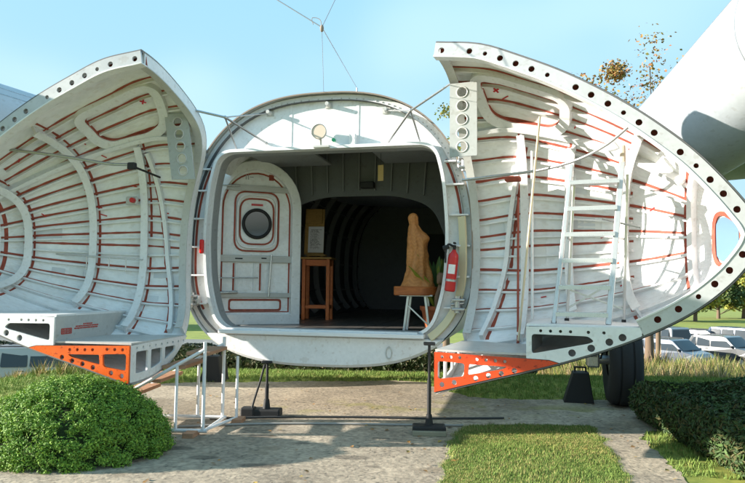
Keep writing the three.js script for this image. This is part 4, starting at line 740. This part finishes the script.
tree('autumn_tree', 'sparse rust coloured tree with twigs beside the right tail boom', 12.0, -22.5, 16.4, 4.0, 0.58, 6000, 0.15, AUT, 22, 'trees beyond the aircraft', 0.1);
tree('autumn_tree', 'yellow green tree top seen between the fuselage and the right door', 2.6, -22.2, 13.0, 2.2, 0.4, 10000, 0.13, YEL, 23, 'trees beyond the aircraft');
{ const rr = rngOf(77); const names = ['leftmost', 'second', 'third', 'fourth', 'fifth', 'sixth', 'rightmost'];
  for (let k = 0; k < 7; k++) tree('field_tree', `${names[k]} low yellowing tree along the far edge of the field`, 34 + k * 7 + rr() * 3, -88 - rr() * 16, 6.5 + rr() * 3, 4.2, 0.04, 5200, 0.55, k % 3 === 2 ? GRN : YEL.map(c => c.map(v => v * 1.5)), 100 + k * 3, 'trees along the field edge', 0.25);
  for (let k = 0; k < 4; k++) tree('field_tree', ['tall dark tree far behind the white car', 'broad dark tree behind the left hedge', 'round tree far behind the steps', 'distant green tree far under the fuselage'][k], -38 + k * 12, -60 - rr() * 10, 7 + rr() * 2, 3.6, 0.15, 1800, 0.7, GRN, 150 + k * 3, 'trees beyond the left lawn', 0.25); }
{ // thin trunk by the right wheel, with its crown hidden above the wing line
  const x = 9.0, z = -15.3; tree('young_tree', 'slim tree with a pale brown trunk standing by the car park', x, z, 5.2, 1.3, 0.62, 2600, 0.11, YEL, 61, undefined, 0.15);
}
// low hedges
function hedge(label, x0, x1, z, h, seed, cols) {
  const L = x1 - x0, yb = height((x0 + x1) / 2, z), t = thing('low_hedge', label, 'hedge', [(x0 + x1) / 2, yb, z]);
  const place = (r) => { const x = (r() - 0.5) * L, a = r() * Math.PI, k = 1 + 0.2 * (vnoise(x * 2 + 40, a + 40) - 0.5); return { p: V3(x, h * Math.pow(Math.sin(a), 0.6) * k, 0.45 * Math.cos(a)), n: V3(0, Math.sin(a), Math.cos(a)) }; };
  mesh('foliage', leafGeo(Math.round(L * 900), place, 0.13, seed, cols, 0.5), leafMatHard, t); mesh('inner_twigs', box(L * 0.99, h * 0.85, 0.6, 0, h * 0.42, 0, 0.2), M(lin(0.02, 0.03, 0.012), 0.95), t);
}
hedge('low dark hedge on the bank beyond the fuselage', -5.5, 3.5, -6.6, 0.62, 41, [[0.04, 0.06, 0.02], [0.06, 0.085, 0.025], [0.09, 0.08, 0.03]]);
hedge('long dark hedge behind the white car', -36, -8, -24.5, 1.5, 42, [[0.03, 0.045, 0.02], [0.05, 0.06, 0.025]]);
{ // grass blades and dry meadow plants
  const tuft = (n, h, w, seed) => { const r = rngOf(seed), pos = []; for (let k = 0; k < n; k++) { const a = r() * 6.28, ox = (r() - 0.5) * 0.08, oz = (r() - 0.5) * 0.08, l = h * (0.5 + 0.7 * r()), bx = Math.cos(a) * l * 0.5, bz = Math.sin(a) * l * 0.5; pos.push(ox - Math.sin(a) * w, 0, oz + Math.cos(a) * w, ox + Math.sin(a) * w, 0, oz - Math.cos(a) * w, ox + bx, l, oz + bz); } const g = new THREE.BufferGeometry(); g.setAttribute('position', new THREE.Float32BufferAttribute(pos, 3)); g.computeVertexNormals(); return g; };
  const inPoly = (x, z, P2) => { let c = false; for (let i = 0, j = P2.length - 1; i < P2.length; j = i++) { const [xi, zi] = P2[i], [xj, zj] = P2[j]; if ((zi > z) !== (zj > z) && x < (xj - xi) * (z - zi) / (zj - zi) + xi) c = !c; } return c; };
  const sow = (name, n, place, g, mat, colf, seed, sc = 1, clump = false) => { const im = new THREE.InstancedMesh(g, mat, n), r = rngOf(seed), m = new THREE.Matrix4(), q = new THREE.Quaternion(), c = new THREE.Color(); let k = 0, guard = 0; while (k < n && guard++ < n * 30) { const [x, z] = place(r); if (x === null) continue; const cl = clump ? 0.4 + 1.6 * Math.pow(fbm(x * 1.5 + 50, z * 1.5 + 50, 3, 256), 1.5) : 1, s = sc * cl * (0.5 + 0.9 * r()); m.compose(V3(x, height(x, z) - 0.003, z), q.setFromAxisAngle(V3(0, 1, 0), r() * 6.28), V3(s, s, s)); im.setMatrixAt(k, m); im.setColorAt(k, colf(r, c, clump ? vnoise(x * 1.6 + 90, z * 1.6 + 20) : 0)); k++; } im.count = k; im.name = name; im.castShadow = im.receiveShadow = true; im.userData = { kind: 'stuff' }; scene.add(im); return im; };
  const gm = new THREE.MeshStandardMaterial({ color: 0xffffff, roughness: 0.85, side: THREE.DoubleSide });
  const green = (r, c, g = 0.5) => { const u = 0.7 + 0.6 * r(), d = r() < 0.05 + 0.5 * g; return d ? c.setRGB(0.36 * u, 0.31 * u, 0.11 * u) : c.setRGB(0.17 * u, 0.25 * u, 0.05 * u); };
  const g1 = tuft(8, 0.027, 0.0028, 3), A = ragged(rounded(apronPts, 0.4, 6), 0.22, 30), Pp = ragged(rounded(patchPts, 0.25, 6), 0.16, 60);
  const a = sow('grass', 42000, (r) => { const x = 0.6 + r() * 2.7, z = -0.05 + r() * 3.4; return inPoly(x + (r() - 0.5) * 0.06, z + (r() - 0.5) * 0.06, Pp) ? [x, z] : [null]; }, g1, gm, green, 51, 1, true); a.userData.label = 'short mown grass in the patch before the right door'; a.userData.category = 'grass';
  const g2 = tuft(7, 0.045, 0.004, 4);
  const b = sow('lawn_grass', 30000, (r) => { const x = -7 + r() * 15, z = -6.5 + r() * 8.5; if (inPoly(x, z, A) && !inPoly(x, z, Pp)) return [null]; if (inPoly(x, z, Pp)) return [null]; return [x, z]; }, g2, gm, green, 52); b.userData.label = 'lawn grass growing around the tarmac apron'; b.userData.category = 'grass';
  const dry = (r, c, g = 0) => { const u = 0.7 + 0.6 * r(), k = g > 0.6 ? 0.45 + 0.45 * r() : r(); return k < 0.42 ? c.setRGB(0.36 * u, 0.25 * u, 0.10 * u) : k < 0.85 ? c.setRGB(0.18 * u, 0.2 * u, 0.05 * u) : c.setRGB(0.42 * u, 0.3 * u, 0.2 * u); };
  const g3 = tuft(12, 0.32, 0.011, 6);
  const d = sow('meadow_plants', 9000, (r) => [5.2 + r() * 12, -16 + r() * 6.5], g3, gm, dry, 53, 1.25, true); d.userData.label = 'dry straw coloured meadow plants on the bank by the car park'; d.userData.category = 'plants';
  const e = sow('meadow_plants_edge', 2600, (r) => [-14 + r() * 10, -11 + r() * 8], g3, gm, dry, 54, 0.45, true); e.userData.label = 'dry grass on the bank below the left door'; e.userData.category = 'plants';
}

{ const place = (r) => ({ p: V3(-2 + r() * 5.5, 0.014 + r() * 0.006, -2.2 + r() * 5), n: V3(0, 3, 0) }); const m = mesh('fallen_leaves', leafGeo(150, place, 0.045, 91, [[0.3, 0.15, 0.04], [0.22, 0.12, 0.04], [0.34, 0.24, 0.06]], 0.7), leafMatHard, scene); m.userData = { kind: 'stuff', label: 'brown autumn leaves scattered on the apron', category: 'leaves' }; }

// ------------------------------------------------------------ parked cars
const glassM = M(lin(0.03, 0.04, 0.05), 0.06), lampM = M(lin(0.7, 0.72, 0.74), 0.15), tailM = M(lin(0.45, 0.02, 0.015), 0.25), trimM = M(lin(0.03, 0.03, 0.032), 0.6), hubM = M(lin(0.5, 0.5, 0.5), 0.35, 0.7), plateM = M(lin(0.75, 0.75, 0.72), 0.5);
function car(label, kind, color, x, z, turn, rough = 0.28) {
  const t = thing('parked_car', label, kind === 'van' ? 'van' : 'car', [x, height(x, z) + 0.02, z], turn, 'cars in the car park');
  const paint = new THREE.MeshPhysicalMaterial({ color: lin(...color), roughness: rough, metalness: 0.25, clearcoat: 0.8, clearcoatRoughness: 0.08, side: THREE.DoubleSide });
  const K = { wagon: { L: 4.4, H: 1.62, W: 1.76, hood: 0.98, wsB: 1.25, wsT: 0.52, rT: -1.9, rB: -2.13, belt: 0.98 }, suv: { L: 4.4, H: 1.72, W: 1.82, hood: 1.06, wsB: 1.05, wsT: 0.4, rT: -1.85, rB: -2.12, belt: 1.06 }, hatch: { L: 4.0, H: 1.5, W: 1.74, hood: 0.95, wsB: 1.1, wsT: 0.3, rT: -1.45, rB: -1.9, belt: 0.94 }, van: { L: 4.7, H: 1.9, W: 1.88, hood: 1.1, wsB: 1.5, wsT: 0.95, rT: -2.2, rB: -2.3, belt: 1.1 } }[kind];
  const f = K.L / 2, b = -K.L / 2, wr = 0.32, wx = [f - 0.85, b + 0.78];
  const arch = (c) => { const o = []; for (let i = 0; i <= 10; i++) { const a = i / 10 * Math.PI; o.push([c + 0.38 * Math.cos(a), 0.3 + 0.38 * Math.sin(a)]); } return o; };
  const prof = [[b + 0.02, 0.45], [b, 0.8], [K.rB, K.belt], [K.rT + 0.02, K.H - 0.08], [K.rT + 0.16, K.H - 0.02], [(K.rT + K.wsT) / 2, K.H], [K.wsT - 0.15, K.H - 0.02], [K.wsT, K.H - 0.07], [K.wsB, K.hood + 0.02], [f - 0.35, K.hood - 0.09], [f - 0.08, K.hood - 0.24], [f, 0.6], [f - 0.04, 0.34], [f - 0.3, 0.26]];
  const pts = [...prof, ...arch(wx[0]), [wx[1] + 0.5, 0.25], ...arch(wx[1]), [b + 0.25, 0.28]];
  const tap = (y) => 1 - 0.14 * sstep(K.belt - 0.05, K.H, y) - 0.04 * sstep(0.7, 0.25, y);
  const shape = (P2, w, bev) => { const g = plate(poly(P2), w, bev); g.translate(0, 0, -w / 2); const p = g.attributes.position; for (let i = 0; i < p.count; i++) { const y = p.getY(i), q = tap(y), xx = p.getX(i); const nose = 1 - 0.10 * sstep(f - 0.6, f, xx) - 0.06 * sstep(b + 0.5, b, xx); p.setZ(i, p.getZ(i) * q * nose); } g.computeVertexNormals(); return g; };
  mesh('body', shape(pts, K.W - 0.06, 0.03), paint, t);
  const wn = (P2, nm) => { for (const s of [-1, 1]) { const g = plate(poly(rounded(P2, 0.06, 3)), 0.02); const p = g.attributes.position; for (let i = 0; i < p.count; i++) { const y = p.getY(i), k = p.getZ(i); p.setZ(i, s * ((K.W / 2) * tap(y) - 0.012 + k)); } g.computeVertexNormals(); mesh(nm, g, glassM, t); } };
  const mid = (K.wsB + K.rB) / 2 - 0.02, beltY = K.belt + 0.03, topY = K.H - 0.13;
  wn([[mid + 0.05, beltY], [K.wsB - 0.1, beltY], [K.wsT - 0.1, topY], [mid + 0.05, topY]], 'side_window');
  wn([[mid - 0.03, beltY], [mid - 0.03, topY], [mid - 0.85, topY], [mid - 0.85, beltY]], 'side_window');
  if (kind !== 'hatch') wn([[mid - 0.93, beltY], [mid - 0.93, topY], [K.rT + 0.2, topY], [K.rB + 0.2, beltY]], 'side_window');
  const pane = (x0, y0, x1, y1, w, nm) => { const a = V3(x0, y0, 0), d = V3(x1 - x0, y1 - y0, 0), n = V3(-d.y, d.x, 0).normalize(); if (n.y < 0) n.negate(); const g = grid(2, 4, (i, j) => { const p = a.clone().addScaledVector(d, j); const ww = w * tap(p.y) * (i * 2 - 1) / 2; return p.addScaledVector(n, 0.075 - 0.03 * (i * 2 - 1) ** 2).add(V3(0, 0, ww)); }); mesh(nm, g, glassM, t); };
  pane(K.wsB - 0.04, K.hood + 0.05, K.wsT + 0.03, K.H - 0.1, K.W * 0.9, 'windscreen'); pane(K.rB, K.belt + 0.05, K.rT + 0.02, K.H - 0.14, K.W * 0.82, 'rear_window');
  for (const s of [-1, 1]) for (const c of wx) { const w = new THREE.LatheGeometry([[0.17, -0.1], [0.29, -0.105], [wr, -0.07], [wr, 0.07], [0.29, 0.105], [0.17, 0.1]].map(p => new THREE.Vector2(...p)), 24); w.rotateX(Math.PI / 2); w.translate(c, wr - 0.01, s * (K.W / 2 - 0.13)); const wm = mesh('wheel', w, P.rubber, t); const h = new THREE.CylinderGeometry(0.2, 0.17, 0.19, 10); h.rotateX(Math.PI / 2); h.translate(c, wr - 0.01, s * (K.W / 2 - 0.13)); mesh('rim', h, hubM, wm); }
  for (const s of [-1, 1]) { mesh('headlight', box(0.16, 0.15, 0.36, f - 0.12, K.hood - 0.28, s * (K.W * 0.9 / 2 - 0.26), 0.05), lampM, t); mesh('tail_light', box(0.1, 0.34, 0.14, b + 0.06, 0.9, s * (K.W * 0.94 / 2 - 0.1), 0.03), tailM, t); mesh('mirror', box(0.12, 0.14, 0.2, K.wsB - 0.2, K.belt + 0.1, s * (K.W / 2 + 0.06), 0.04), trimM, t); if (kind === 'wagon' || kind === 'suv') { mesh('roof_rail', merge([bar([K.rT + 0.35, K.H + 0.05, s * K.W * 0.36], [K.wsT - 0.3, K.H + 0.05, s * K.W * 0.36], 0.018), box(0.1, 0.08, 0.04, K.rT + 0.35, K.H + 0.01, s * K.W * 0.36), box(0.1, 0.08, 0.04, K.wsT - 0.3, K.H + 0.01, s * K.W * 0.36)]), trimM, t); } mesh('door_handle', box(0.16, 0.025, 0.03, mid - 0.2, K.belt - 0.1, s * (K.W / 2 + 0.005), 0.008), trimM, t); }
  mesh('grille', box(0.06, 0.12, 0.7, f - 0.045, K.hood - 0.32, 0, 0.02), trimM, t); mesh('front_bumper', box(0.1, 0.18, K.W * 0.86, f - 0.02, 0.44, 0, 0.04), trimM, t); mesh('rear_bumper', box(0.1, 0.16, K.W * 0.88, b + 0.02, 0.46, 0, 0.04), trimM, t);
  mesh('number_plate', box(0.02, 0.1, 0.46, f + 0.035, 0.47, 0), plateM, t); return t;
}
car('silver hatchback nearest the slim tree in the car park', 'wagon', [0.07, 0.085, 0.115], 16.4, -31.9, -1.02);
car('white van facing away behind the silver hatchback', 'van', [0.2, 0.21, 0.22], 18.7, -40.5, 1.95);
car('pale silver off road car right of the silver hatchback', 'suv', [0.1, 0.105, 0.11], 20.3, -33.6, -1.0);
car('dark car parked behind the pale off road car', 'wagon', [0.06, 0.07, 0.08], 22.4, -41.0, -0.9);
car('dark blue van at the right edge of the car park', 'van', [0.03, 0.05, 0.09], 24.4, -39.5, -0.9);
car('white estate car with roof rails behind the left shrub', 'wagon', [0.34, 0.35, 0.36], -11.4, -14.6, 0.22);
car('dark grey car beyond the white estate car', 'hatch', [0.1, 0.11, 0.13], -9.8, -20.5, 0.1);
{ // pale house far left
  const t = thing('pale_house', 'pale house with a red tiled roof far beyond the white car', 'house', [-44, height(-44, -58), -58], 0.3);
  mesh('wall', box(14, 4.6, 9, 0, 2.3, 0), M(lin(0.7, 0.66, 0.62), 0.9), t);
  const rf = plate(poly([[-7.6, 4.55], [7.6, 4.55], [6.2, 6.6], [-6.2, 6.6]]), 9.8); rf.translate(0, 0.02, -4.9); mesh('roof', rf, M(lin(0.36, 0.13, 0.09), 0.9), t);
  for (let k = 0; k < 4; k++) { mesh('window', box(1.2, 1.4, 0.1, -4.8 + k * 3.2, 2.6, 4.53), glassM, t); }
}
renderer.render(scene, camera);
